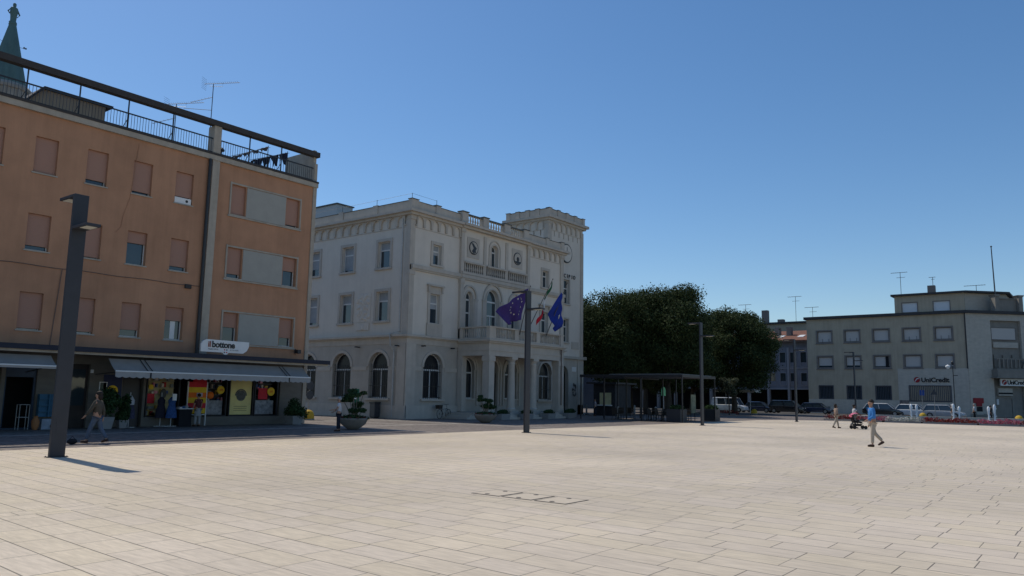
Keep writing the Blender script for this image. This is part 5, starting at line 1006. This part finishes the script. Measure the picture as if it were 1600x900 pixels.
def person(loc,face,lab,shirt,trous,hair,skin=None,legs=((18,8),(-16,-34)),arms=((12,25),(-14,5)),scale=1,sleeve=.35,short=False,lean=0,grp='people on the square',cap=None,headturn=0,longhair=False,skirt=None,splay=.07):
    skin=skin or M_skin; rz=math.atan2(face[1],face[0]); t=local('person',loc,lab,'person',grp,rz,scale)
    V=[];E=[]
    def v(x,y,z,r): V.append((x,y,z,r)); return len(V)-1
    sl=lambda z:(z-.95)*math.tan(R(lean))
    def P(a,L): return (math.sin(R(a))*L,-math.cos(R(a))*L)
    lg=[]; drop=0
    for k,(th,sh) in enumerate(legs):
        s=1 if k==0 else -1; hx,hz=0,.93; kx,kz=P(th,.44); ax,az=P(sh,.42); lg.append((s,(hx,hz),(hx+kx,hz+kz),(hx+kx+ax,hz+kz+az),sh))
    foot=min(g[3][1] for g in lg)-.07; dz=-foot
    J={}
    pel=v(0,0,.95+dz,.125); 
    sp=v(sl(1.12),0,1.12+dz,.11); ch=v(sl(1.33),0,1.33+dz,.13); nk=v(sl(1.48),0,1.48+dz,.052); jw=v(sl(1.56)+.02,0,1.55+dz,.062); hd=v(sl(1.64)+.01,0,1.64+dz,.092); tp=v(sl(1.7),0,1.71+dz,.07)
    E+=[(pel,sp),(sp,ch),(ch,nk),(nk,jw),(jw,hd),(hd,tp)]
    ns=v(sl(1.62)+.115,0,1.615+dz,.016); E.append((hd,ns))
    for s in (1,-1): e=v(sl(1.63),s*.098,1.625+dz,.018); E.append((hd,e))
    SV=[(0,0,.9+dz,.155),(sl(1.12),0,1.12+dz,.145),(sl(1.34),0,1.34+dz,.16),(sl(1.45),0,1.45+dz,.085)]; SE=[(0,1),(1,2),(2,3)]
    TV=[(0,0,.97+dz,.145)]; TE=[]
    hands=[]
    for k,(ua,fa) in enumerate(arms):
        s=1 if k==0 else -1; sx=sl(1.42); shx=v(sx,s*.175,1.41+dz,.062); ux,uz=P(ua,.29); el=v(sx+ux,s*.225,1.41+uz+dz,.044); fx,fz=P(fa,.26); wr=v(sx+ux+fx,s*.23,1.41+uz+fz+dz,.028); px,pz=P(fa,.07); pm=v(sx+ux+fx+px,s*.225,1.41+uz+fz+pz+dz,.034)
        E+=[(ch,shx),(shx,el),(el,wr),(wr,pm)]; hands.append(V[pm][:3])
        for q in range(4):
            f1x,f1z=P(fa+8,.05+.006*(q in(1,2))); f2x,f2z=P(fa+32,.035); yy=s*(.2+.018*q); a=v(V[pm][0]+f1x,yy,V[pm][2]+f1z,.009); b=v(V[a][0]+f2x,yy,V[a][2]+f2z,.007); E+=[(pm,a),(a,b)]
        a=v(V[pm][0]+.035,s*.19,V[pm][2]+.01,.010); b=v(V[a][0]+.02,s*.185,V[a][2]-.035,.008); E+=[(pm,a),(a,b)]
        n=len(SV); SV+=[(sx,s*.16,1.4+dz,.085)]; SE.append((2,n)); 
        if sleeve>.5:
            SV+=[(V[el][0],V[el][1],V[el][2],.062),(V[wr][0],V[wr][1],V[wr][2]+.01,.045)]; SE+=[(n,n+1),(n+1,n+2)]
        else: SV+=[(sx+ux*.62,s*.21,1.41+uz*.62+dz,.066)]; SE+=[(n,n+1)]
    shoes=[]
    for (s,h,kn,an,sh) in lg:
        hp=v(h[0],s*.085,h[1]-.03+dz,.09); kk=v(kn[0],s*(.09+splay*.2),kn[1]+dz,.055); aa=v(an[0],s*(.09+splay*.3),an[1]+dz,.038); E+=[(pel,hp),(hp,kk),(kk,aa)]
        tilt=max(0,-sh-12)*1.1; tx=an[0]+.16*math.cos(R(tilt)); tz=an[1]-.035-.16*math.sin(R(tilt))*1.0; toe=v(tx,s*(.1+splay*.3),max(.03,tz+dz),.03); E.append((aa,toe))
        shoes.append(((an[0]-.05,s*(.09+splay*.3),an[1]-.03+dz+.02*(tilt>0)),(tx+.02,s*(.1+splay*.3),max(.035,tz+dz))))
        n=len(TV); TV+=[(h[0],s*.09,h[1]-.06+dz,.108),(kn[0],s*(.09+splay*.2),kn[1]+dz,.078)]; TE+=[(0,n),(n,n+1)]
        if not short: TV.append((an[0],s*(.09+splay*.3),an[1]+.03+dz,.062)); TE.append((n+1,n+2))
    skin_mesh('body',V,E,skin,t); skin_mesh('shirt',SV,SE,shirt,t); skin_mesh('trousers',TV,TE,trous,t)
    hx=sl(1.66); mb=MB(); mb.ball((hx-.018,0,1.675+dz),.108,12,8,(1,.92,.95) if not longhair else (1,1,1.0)); 
    if longhair: mb.ball((hx-.06,0,1.58+dz),.09,10,7,(.8,1.1,1.4))
    # keep the face free: the cap of hair sits back and high
    hv=mb.v; mb.v=[(p[0]-.03*max(0,(1.70+dz-p[2])/.1) if p[0]>hx else p[0],p[1],max(p[2],1.60+dz) if p[0]>hx-.02 and not longhair else p[2]) for p in hv]
    hr=mb.build('hair',cap or hair,t,smooth='all')
    mb=MB(); [mb.ball((hx+.085,s*.032,1.648+dz),.011,6,4) for s in (1,-1)]; mb.build('eyes',M_black,t)
    for a,b in shoes:
        mb=MB(); mb.tube([a,((a[0]+b[0])/2,a[1],(a[2]+b[2])/2+.01),b],[.045,.05,.035],8); mb.build('shoe',M_shoe,t,smooth=True)
    if skirt: MB().lathe(0,0,[(.2,.55+dz),(.17,.75+dz),(.13,.98+dz)],12).build('skirt',skirt,t,smooth=True)
    return t,hands,dz
M_shoe=mat('shoe_brown',(.06,.03,.02),.6,.1,8)
def cloth(n,c,v=.12): return mat('cloth_'+n,c,.85,v,9,bump=.3,bscale=18,obj=True)
LEFT=(-.612,.79); RIGHT=(.612,-.79)
brown=mat('hair_dark',(.02,.015,.012),.7); greyh=mat('hair_grey',(.3,.3,.3),.8); C_bl=cloth('bright_blue',(.045,.20,.50)); C_be=cloth('beige',(.40,.35,.29)); C_w=cloth('white',(.52,.53,.56)); C_nv=cloth('navy',(.015,.018,.03)); C_ol=cloth('olive_brown',(.075,.065,.05)); C_je=cloth('faded_denim',(.09,.12,.17)); C_bk=cloth('black',(.014,.014,.016))
t,hands,dz=person((32.25,7.35,0),LEFT,'man in a bright blue shirt and beige trousers walking left holding a phone',C_bl,C_be,brown,legs=((10,2),(-14,-42)),arms=((8,62),(-6,8)),sleeve=1,scale=1.015,lean=3)
h=hands[0]; MB().hexa([(h[0]-.0,h[1]-.05,h[2]-.02),(h[0]+.16,h[1]-.05,h[2]+.02),(h[0]+.16,h[1]-.035,h[2]+.02),(h[0],h[1]-.035,h[2]-.02),(h[0]-.02,h[1]-.05,h[2]+.05),(h[0]+.14,h[1]-.05,h[2]+.09),(h[0]+.14,h[1]-.035,h[2]+.09),(h[0]-.02,h[1]-.035,h[2]+.05)]).build('phone',M_black,t)
person((52.0,14.0,0),RIGHT,'woman in a beige patterned tunic and light trousers walking left of the stroller',mat('cloth_patterned',(.33,.24,.19),.85,.55,30,obj=True),C_be,brown,M_skin2,legs=((16,10),(-14,-26)),arms=((26,34),(-20,-4)),scale=.875,sleeve=.9,longhair=True)
person((53.0,13.15,0),RIGHT,'man in a white shirt and grey trousers pushing the black stroller',C_w,cloth('grey',(.16,.165,.16)),brown,M_skin2,legs=((12,4),(-16,-38)),arms=((30,66),(26,62)),scale=.86)
person((11.55,25.4,0),LEFT,'person in dark olive top and faded jeans striding in shade behind the nearest lamp',C_ol,C_je,brown,legs=((20,12),(-14,-32)),arms=((22,40),(-18,0)),scale=.93,longhair=True,sleeve=.9)
person((22.75,27.2,0),(-.75,.66),'person in a white t-shirt and dark trousers standing by the large bowl planter',C_w,C_nv,greyh,legs=((3,0),(-3,-5)),arms=((20,80),(10,60)),scale=.85)
person((20.2,34.3,0),(-.1,1),'shopper in a dark red patterned top and pale skirt looking at the shop display',mat('cloth_redpattern',(.10,.03,.03),.85,.5,25,obj=True),cloth('pale_grey',(.3,.3,.3)),brown,legs=((3,2),(-2,-2)),arms=((10,20),(8,30)),scale=.87,skirt=cloth('pale_grey',(.3,.3,.3)))
person((60.2,36.9,0),LEFT,'person in a pale shirt standing in the shade left under the pergola',cloth('pale_lilac',(.33,.32,.36)),C_nv,brown,legs=((4,2),(-4,-6)),arms=((6,14),(-6,6)),scale=.88)
person((90.2,13.0,0),LEFT,'person in a black t-shirt and white cap walking behind the fountain jets',C_bk,cloth('pale_grey',(.3,.3,.3)),greyh,legs=((14,6),(-12,-26)),arms=((14,30),(-12,5)),scale=.9,cap=M_white,short=True)
person((92.4,11.3,0),(-.2,1),'large person in loose white shirt and black trousers behind the third pair of jets',C_w,C_bk,greyh,legs=((6,3),(-6,-8)),arms=((12,26),(-8,8)),scale=.95)
person((92.8,9.9,0),RIGHT,'person dressed all in black walking in front of the bank entrance',C_bk,C_bk,brown,legs=((16,8),(-14,-28)),arms=((16,34),(-14,2)),scale=.88,sleeve=.9)
# stroller
t=local('stroller',(51.7,12.65,0),'black stroller with a pink hood pushed by the man in white','stroller',None,math.atan2(-.79,.612),.92)
M_pink=mat('pink_cloth',(.62,.16,.25),.8,.1,6)
mb=MB(); 
for s in (-.24,.24): mb.tube([(-.62,s,1.0),(-.35,s,.75),(.42,s,.12)],.015,6); mb.tube([(.2,s,.75),(-.35,s,.14)],.015,6)
mb.tube([(-.62,-.24,1.0),(-.62,.24,1.0)],.018,6); mb.build('frame',M_black,t)
mb=MB(); mb.hexa([(-.3,-.2,.42),(.3,-.2,.38),(.3,.2,.38),(-.3,.2,.42),(-.35,-.2,.62),(.2,-.2,.48),(.2,.2,.48),(-.35,.2,.62)]); mb.hexa([(-.36,-.2,.5),(-.26,-.2,.45),(-.26,.2,.45),(-.36,.2,.5),(-.42,-.2,.95),(-.36,-.2,.97),(-.36,.2,.97),(-.42,.2,.95)]); mb.hexa([(-.25,-.18,.2),(.15,-.18,.2),(.15,.18,.2),(-.25,.18,.2),(-.28,-.2,.35),(.2,-.2,.35),(.2,.2,.35),(-.28,.2,.35)]); mb.build('seat',cloth('black',(.014,.014,.016)),t,smooth=True)
mb=MB(); P=[]
for i in range(9):
    a=R(200-i*19)
    for j in range(7): P.append((-.18+.3*math.cos(a),-.22+.44*j/6,.86+.24*math.sin(a)*(1-.25*abs(j-3)/3)))
mb.add(P,[(i*7+j,(i+1)*7+j,(i+1)*7+j+1,i*7+j+1) for i in range(8) for j in range(6)]); mb.build('hood',M_pink,t,smooth='all')
for x in (-.33,.42):
    for s in (-.25,.25): w_=MB().tube([(x,s-.02,.12),(x,s+.02,.12)],.12,14).build('wheel',M_tyre,t)
# =============== BOWL PLANTERS ===============
M_bowl=mat('bowl_concrete',(.25,.22,.19),.85,.1,3,bump=.2); 
def bowl(loc,lab,rad,seed,hs=1.0,clip=None):
    t=local('bowl_planter',loc,lab,'planter','large bowl planters with clipped shrubs'); 
    MB().lathe(0,0,[(rad*.35,0),(rad*.45,.04),(rad*.85,.25),(rad,.47),(rad*.97,.52),(rad*.88,.52),(rad*.85,.44)],28).build('bowl',M_bowl,t,smooth=True)
    rg=random.Random(seed); blobs=[]; mb=MB()
    for k in range(11 if not clip else 9):
        a=rg.uniform(0,6.28); r=rg.uniform(.15,.95)*rad; z=rg.uniform(.85,1.75)*hs; x,y=r*math.cos(a),r*math.sin(a); s=rg.uniform(.12,.18); blobs.append((x,y,z,s*1.35,s*1.35,s*.7))
        mb.tube([(x*.2,y*.2,.4),(x*.5+.05,y*.5,z*.6),(x,y,z)],[.035,.028,.015],6)
    mb.build('stems',mat('pale_stem',(.22,.20,.17),.9),t)
    leaves('clipped_foliage',blobs,5200,.035,M_leaf2,t,seed,.3)
    leaves('ground_foliage',[(0,0,.5,rad*.85,rad*.85,.16)],1400,.05,M_leaf2,t,seed+1); 
    mb=MB(); 
    for k in range(26): a=rg.uniform(0,6.28); mb.ball((rad*.85*math.cos(a),rad*.85*math.sin(a),.56),.035,5,4)
    mb.build('red_flowers',mat('flower_dull_red',(.16,.02,.03),.7),t)
bowl((24.6,28.35,0),'large round concrete bowl planter with cloud-clipped shrub beside the person in white',.68,5,1.02)
bowl((37.45,30.9,0),'large round concrete bowl planter with cloud-clipped shrub in front of the porch columns',.72,12,1.0)
# smaller planters by the porch steps
M_pot=mat('stone_trough',(.27,.26,.25),.85,.1,3)
pb=None
for (x,y,l) in [(43.0,33.9,'stone trough planter left of the porch steps'),(45.5,33.7,'stone trough planter before the first porch column'),(48.2,33.6,'stone trough planter before the second porch column'),(51.4,33.9,'stone trough planter at the right porch pier'),(54.2,35.6,'stone trough planter in front of the town hall right wing')]:
    if not pb:
        pb=local('trough_planter',(x,y,0),l,'planter','stone troughs at the town hall porch'); MB().hexa([(-.45,-.25,0),(.45,-.25,0),(.45,.25,0),(-.45,.25,0),(-.5,-.3,.42),(.5,-.3,.42),(.5,.3,.42),(-.5,.3,.42)]).build('trough',M_pot,pb); leaves('plants',[(0,0,.5,.5,.3,.2)],900,.05,M_leaf2,pb,9)
    else: place(pb,(x,y,0),0,l)
# potted plants at the shop
def pot(loc,lab,w_,h,ph,seed,r=.4,mm=None):
    t=local('potted_plant',loc,lab,'potted plant','potted plants along the shop front'); MB().hexa([(-w_*.7,-w_*.7,0),(w_*.7,-w_*.7,0),(w_*.7,w_*.7,0),(-w_*.7,w_*.7,0),(-w_,-w_,h),(w_,-w_,h),(w_,w_,h),(-w_,w_,h)]).build('pot',mm or M_pot,t)
    rg=random.Random(seed); bl=[(rg.uniform(-r,r)*.6,rg.uniform(-r,r)*.6,rg.uniform(h+.1,ph-.15),r*.5,r*.5,.25) for _ in range(9)]; leaves('foliage',bl,2400,.06,M_leaf2,t,seed); MB().tube([(0,0,h*.5),(0,0,ph*.8)],.025,6).build('stem',M_bark,t)
pot((25.55,34.1,0),'bushy dark potted plant in a stone box at the right corner of the shop',.36,.45,1.3,31,.55)
pot((15.75,33.85,0),'tall dark potted plant in a pale tapered pot left of the haberdashery',.26,.5,1.65,33,.5); pot((16.6,34.2,0),'smaller dark potted plant directly right of the tall one in the pale pot',.2,.35,1.35,35,.3)
# shop goods
def rack(loc,lab,c,seed):
    t=local('dress_stand',loc,lab,'clothes stand','clothes stands outside the haberdashery'); mb=MB(); mb.tube([(0,0,0),(0,0,1.55)],.014,6); mb.tube([(-.28,0,.02),(.28,0,.02)],.015,5); mb.tube([(0,-.28,.02),(0,.28,.02)],.015,5); mb.build('stand',M_win,t)
    mb=MB(); mb.lathe(0,0,[(.27,.4),(.24,.7),(.16,1.0),(.19,1.2),(.06,1.36)],12,1,.6); mb.build('garment',c,t,smooth=True); return t
t=rack((19.0,34.5,0),'blue dress on thin white stand with price card before the lit display',cloth('dress_blue',(.03,.08,.22),.4),1); MB().box(-.1,.1,-.2,-.19,1.2,1.5).build('price_card',M_white,t)
rack((18.62,34.75,0),'dark dress on a thin stand just left of the blue dress',cloth('dress_dark',(.02,.02,.035),.3),2)
t=rack((16.95,34.3,0),'white top and dark skirt on a small stand by the shop entrance',cloth('dark_print',(.05,.05,.09),.6),3); MB().lathe(0,0,[(.19,1.0),(.2,1.2),(.07,1.4)],12,1,.65).build('white_top',C_w,t,smooth=True)
t=root('display_table',(19.6,34.6,0),'small table with folded cloths in front of the lit shop window','table'); MB().box(19.3,20.0,34.35,34.85,.8,.84).build('table_top',M_win,t); MB().box(19.34,19.96,34.4,34.84,0,.8).build('table_skirt',M_dark,t)
for k in range(4): tag(MB().box(19.36+.15*k,19.49+.15*k,34.45,34.75,.84,.9+.03*(k%3)).build('folded_cloth',[C_w,cloth('dress_blue',(.03,.08,.22)),cloth('pale_grey',(.3,.3,.3)),C_nv][k]),'%s folded cloth on the small display table'%['white','blue','pale grey','black navy'][k],'folded cloth','folded cloths on the display table')
t=root('blue_shelf_unit',(13.85,34.85,0),'blue slatted shelf unit outside the left shop','shelf'); mb=MB(); M_bs2=mat('shelf_blue',(.035,.12,.20),.6,.1,3); mb.box(13.47,14.2,34.8,35.0,.5,1.42); 
for z in (.7,.95,1.2): mb.box(13.45,14.22,34.7,34.8,z,z+.04)
mb.box(13.8,13.84,34.68,34.8,.5,1.42); mb.build('shelves',M_bs2,t)
t=root('white_display_case',(13.85,34.6,0),'pale low display case standing under the blue shelf unit','display case'); MB().box(13.5,14.2,34.45,34.9,0,.42).build('case',mat('case_pale',(.28,.32,.38),.6,.25,6),t); MB().archband(13.85,14.15,.08,.3,.03,34.43,34.45).build('painted_arc',M_black,t)
t=root('metal_trolley',(12.75,34.5,0),'thin metal frame trolley in the left shop doorway','trolley'); mb=MB(); 
for x in (12.6,12.95): 
    for y in (34.3,34.6): mb.tube([(x,y,0),(x,y,1.0)],.014,5)
for z in (.5,1.0): mb.tube([(12.6,34.3,z),(12.95,34.3,z),(12.95,34.6,z),(12.6,34.6,z),(12.6,34.3,z)],.012,5)
mb.build('frame',M_bol,t)
t=root('terracotta_jar',(13.25,34.4,0),'small orange brown jar beside the trolley','jar'); MB().lathe(13.25,34.4,[(.08,0),(.14,.15),(.15,.35),(.07,.5),(.09,.55)],12).build('jar_body',mat('terracotta',(.35,.15,.06),.8),t,smooth=True)
# small dark dog-sized bag in the shade
t=root('shoulder_bag',(10.7,25.0,0),'small dark bag lying on the dark paving right of the nearest lamp foot','bag'); MB().ball((10.7,25.0,.09),.11,10,7,(1.4,.7,.8)).build('bag_body',M_dark,t,smooth=True); MB().tube([(10.6,25,.14),(10.7,25,.25),(10.8,25,.14)],.012,5).build('strap',M_black,t)
# litter bin, bicycle, signs
t=root('litter_bin',(39.35,37.2,0),'dark upright litter bin against the town hall side wall','bin'); mb=MB(); mb.box(36.55,37.05,40.0,40.5,.08,1.0); mb.build('bin_body',M_anth,t,bevel=.02); MB().box(36.52,37.08,39.97,40.53,1.0,1.1).build('lid',M_black,t); MB().box(36.6,37.0,40.05,40.45,0,.08).build('foot',M_black,t)
t=local('bicycle',(40.65,37.35,0),'black bicycle with a rear basket leaning under the barred window of the town hall','bicycle',None,R(8))
mb=MB(); mb.tube([(-.35,0,.75),(-.1,0,.3),(.35,0,.72),(-.33,0,.62)],.016,6); mb.tube([(-.33,0,.62),(-.52,0,.33),(-.1,0,.3)],.012,6); mb.tube([(.35,0,.8),(.55,0,.33)],.014,6); mb.build('frame',M_black,t)
for x in (-.52,.55):
    mb=MB(); mb.tube([(x+.32*math.cos(a),0,.33+.32*math.sin(a)) for a in [k*math.pi/10 for k in range(21)]],.02,6,cap=False); 
    for k in range(8): a=k*math.pi/8; mb.tube([(x+.31*math.cos(a),0,.33+.31*math.sin(a)),(x-.31*math.cos(a),0,.33-.31*math.sin(a))],.003,3)
    mb.build('wheel',M_tyre,t)
MB().hexa([(-.5,-.06,.82),(-.25,-.04,.82),(-.25,.04,.82),(-.5,.06,.82),(-.5,-.08,.88),(-.22,-.03,.87),(-.22,.03,.87),(-.5,.08,.88)]).build('saddle',M_black,t)
mb=MB(); mb.tube([(.34,0,.8),(.3,0,.98),(.25,-.25,1.02),(.12,-.27,1.0)],.013,6); mb.tube([(.3,0,.98),(.25,.25,1.02),(.12,.27,1.0)],.013,6); mb.build('handlebar',M_black,t)
MB().hexa([(-.78,-.15,.68),(-.42,-.15,.68),(-.42,.15,.68),(-.78,.15,.68),(-.82,-.18,.95),(-.4,-.18,.95),(-.4,.18,.95),(-.82,.18,.95)]).build('basket',M_wick,t)
t=root('notice_stand',(33.6,38.2,0),'green notice panel on a post behind the first bowl planter','sign'); MB().box(33.0,33.5,38.15,38.2,.75,1.95).build('green_panel',mat('panel_green',(.02,.11,.06),.6,.2,5),t); MB().tube([(33.25,38.22,0),(33.25,38.22,1.9)],.03,6).build('post',M_bol,t); MB().box(33.08,33.28,38.14,38.15,1.3,1.6).build('white_notice',M_white,t)
t=root('road_sign',(31.1,40.1,0),'road sign post with two dark round signs behind the shop corner','road sign'); MB().tube([(31.1,40.1,0),(31.1,40.1,2.5)],.03,8).build('post',M_bol,t)
for z in (2.1,1.5): MB(Fr((0,40.05),(1,0),(0,1))).prism([(31.1+.28*math.cos(a),z+.28*math.sin(a)) for a in [k*.3142 for k in range(20)]],-.02,0).build('sign_disc',mat('sign_back_dark',(.06,.06,.065),.5),t)
M_yd=mat('dome_yellow',(.52,.33,.03),.7,.12,6)
dm=None
for (x,y,l) in [(30.4,39.2,'yellow concrete dome bollard behind the shop corner'),(91.3,33.9,'yellow dome bollard in front of the white van'),(93.8,16.3,'yellow dome bollard in front of the silver hatchback'),(91.3,7.4,'yellow dome bollard near the bank entrance at the right edge')]:
    if dm is None:
        dm=local('dome_bollard',(x,y,0),l,'bollard','yellow dome bollards'); MB().lathe(0,0,[(.36,0),(.36,.22),(.33,.4),(.22,.55),(.08,.61),(.01,.62)],18).build('dome',M_yd,dm,smooth=True); MB().lathe(0,0,[(.39,0),(.39,.07)],18).build('base_ring',M_bol,dm)
    else: place(dm,(x,y,0),0,l)
t=root('advert_totem',(104,20.0,0),'grey and red advertising totem right of the white car behind the man','totem'); MB().box(103.9,104.2,19.5,20.5,0,.95).build('red_panel',mat('totem_red',(.35,.05,.035),.6,.2,4),t); MB().box(103.88,104.22,19.5,20.5,.95,1.95).build('upper_panel',mat('totem_grey',(.08,.08,.085),.6,.5,5),t)
t=root('old_street_lamp',(99.5,14,0),'slim black old style lantern post in front of the bank','street lamp'); MB().lathe(99.5,14,[(.11,0),(.09,.6),(.05,.7),(.045,5.8)],10).build('post',M_black,t); MB().tube([(99.5,14,5.7),(99.3,14.2,6.1),(99.2,14.45,5.9)],.03,6).build('arm',M_black,t); MB().lathe(99.2,14.45,[(.02,6.0),(.24,5.85),(.26,5.75),(.12,5.5)],12).build('lantern',M_white,t); MB().ball((99.5,14,6.2),.16,8,6,(1,1,1.6)).build('finial',M_black,t); MB().box(99.45,99.55,13.55,14,4.75,4.82).build('bracket',M_black,t)
for (x,y,l,c) in [(98,17.0,'blue and white small road sign before the barred bank window','b'),(97.5,15.7,'dark triangular road sign on a thin pole before the barred bank window','t')]:
    t=local('road_sign',(x,y,0),l,'road sign'); MB().tube([(0,0,0),(0,0,3.1)],.03,6).build('post',M_bol,t)
    if c=='b': MB().box(-.02,.02,-.25,.25,2.5,3.1).build('sign_plate',mat('sign_blue',(.03,.08,.3),.5),t)
    else: MB().prism([(-.35,2.6),(.35,2.6),(0,3.2)],-.05,-.02,'s').build('sign_plate',M_anth,t)
# =============== FLOWER BEDS AND FOUNTAIN ===============
M_soil=mat('bed_soil',(.05,.04,.03),.9,.3,8)
fm={k:leaf_mat('petals_'+k,*c) for k,c in dict(red=((.10,.012,.015),(.30,.02,.03),(.06,.08,.03)),pink=((.35,.05,.10),(.55,.14,.22),(.09,.1,.04)),white=((.45,.46,.42),(.62,.62,.6),(.10,.14,.06))).items()}
def bed(x0,y0,x1,y1,wd,k,lab,seed):   # strip of bedding plants
    L=math.hypot(x1-x0,y1-y0); t=local('flower_bed',((x0+x1)/2,(y0+y1)/2,0),lab,'flower bed','flower beds along the far edge of the square',math.atan2(y1-y0,x1-x0))
    MB().box(-L/2,L/2,-wd/2,wd/2,-.02,.1).build('soil',M_soil,t); MB().box(-L/2,L/2,-wd/2-.06,-wd/2,-.02,.12).build('edging',M_pot,t)
    bl=[(u,v_,.26+.06*math.sin(u*3),.34,.34,.2) for u in np.arange(-L/2+.2,L/2,.55) for v_ in np.arange(-wd/2+.25,wd/2,.5)]
    o=leaves('blooms',bl,int(L*wd*230),.055,fm[k],t,seed,.3); o['kind']='stuff'
bed(74.6,20.6,73.7,17.6,2.0,'red','dark red flower bed at the left end of the row behind the stroller',1)
bed(73.7,17.5,73.4,15.6,2.0,'pink','pink flower patch behind the stroller hood',2)
bed(73.4,15.5,73.3,12.7,2.0,'white','white flower bed behind the walking man in blue',3)
bed(73.3,12.6,73.3,8.7,2.0,'red','long dark red flower bed right of the walking man',4)
bed(73.3,8.6,73.4,5.9,2.0,'pink','pink flower bed between two dark red beds',5)
bed(73.4,5.8,73.4,4.9,2.0,'red','short dark red flower bed between the pink and the white bed',6)
bed(73.4,4.8,73.5,1.9,2.0,'white','white flower bed near the right edge',7)
bed(73.5,1.8,73.8,-4,2.0,'red','dark red flower bed at the right edge of the picture',8)
bed(83.5,36.2,84.5,33.4,1.6,'red','small red flower bed under the young tree left of the van',9)
FT=root('fountain',(84,10,0),'low pale stone fountain basin rim behind the flower beds','fountain'); mb=MB(); mb.prism([(76.5,20.5),(76.5,-6),(77.1,-6),(77.1,20.5)],0,.3,'z'); mb.prism([(90.5,20.5),(90.5,-6),(91,-6),(91,20.5)],0,.3,'z'); mb.prism([(77.1,20.5),(77.1,20.0),(90.5,20.0),(90.5,20.5)],0,.3,'z'); mb.build('basin_rim',M_band,FT); MB().box(77.1,90.5,-6,20,-.005,.1).build('pool_water',mat('pool_water',(.08,.11,.12),.08,.1,2,spec=.8),FT)
M_jet=mat('water_foam',(.80,.82,.85),.35,.05,8,spec=.5)
jp=None
for n_,(x,y,h,l) in enumerate([(88.3,16.4,1.45,'white water jet left of the left pair'),(88.3,15.9,1.4,'white water jet right of the left pair'),(88.3,12.6,1.55,'white water jet left of the second pair, before the silver car'),(88.3,12.1,1.3,'white water jet right of the second pair'),(88.3,9.6,1.35,'white water jet left of the third pair, in front of the person in black'),(88.3,9.1,1.55,'white water jet right of the third pair, in front of the large person in white'),(88.3,5.9,1.5,'white water jet left of the pair nearest the right edge'),(88.3,5.4,1.3,'white water jet right of the pair nearest the right edge')]):
    if jp is None:
        jp=local('water_jet',(x,y,.1),l,'water jet','water jets of the fountain'); mb=MB(); mb.lathe(0,0,[(.05,0),(.07,.3),(.06,.6),(.1,.9),(.13,1.15),(.11,1.32),(.05,1.42),(.01,1.45)],10)
        for k in range(30): mb.ball((random.gauss(0,.09),random.gauss(0,.09),random.uniform(.1,1.4)),random.uniform(.015,.04),5,4)
        mb.build('water_column',M_jet,jp,smooth=True); MB().lathe(0,0,[(.2,-.02),(.22,.02),(.1,.06)],10).build('splash',M_jet,jp)
        P0=jp; jp.scale=(1,1,h/1.45)
    else: place(jp,(x,y,.1),n_,l,(1,1,h/1.45))
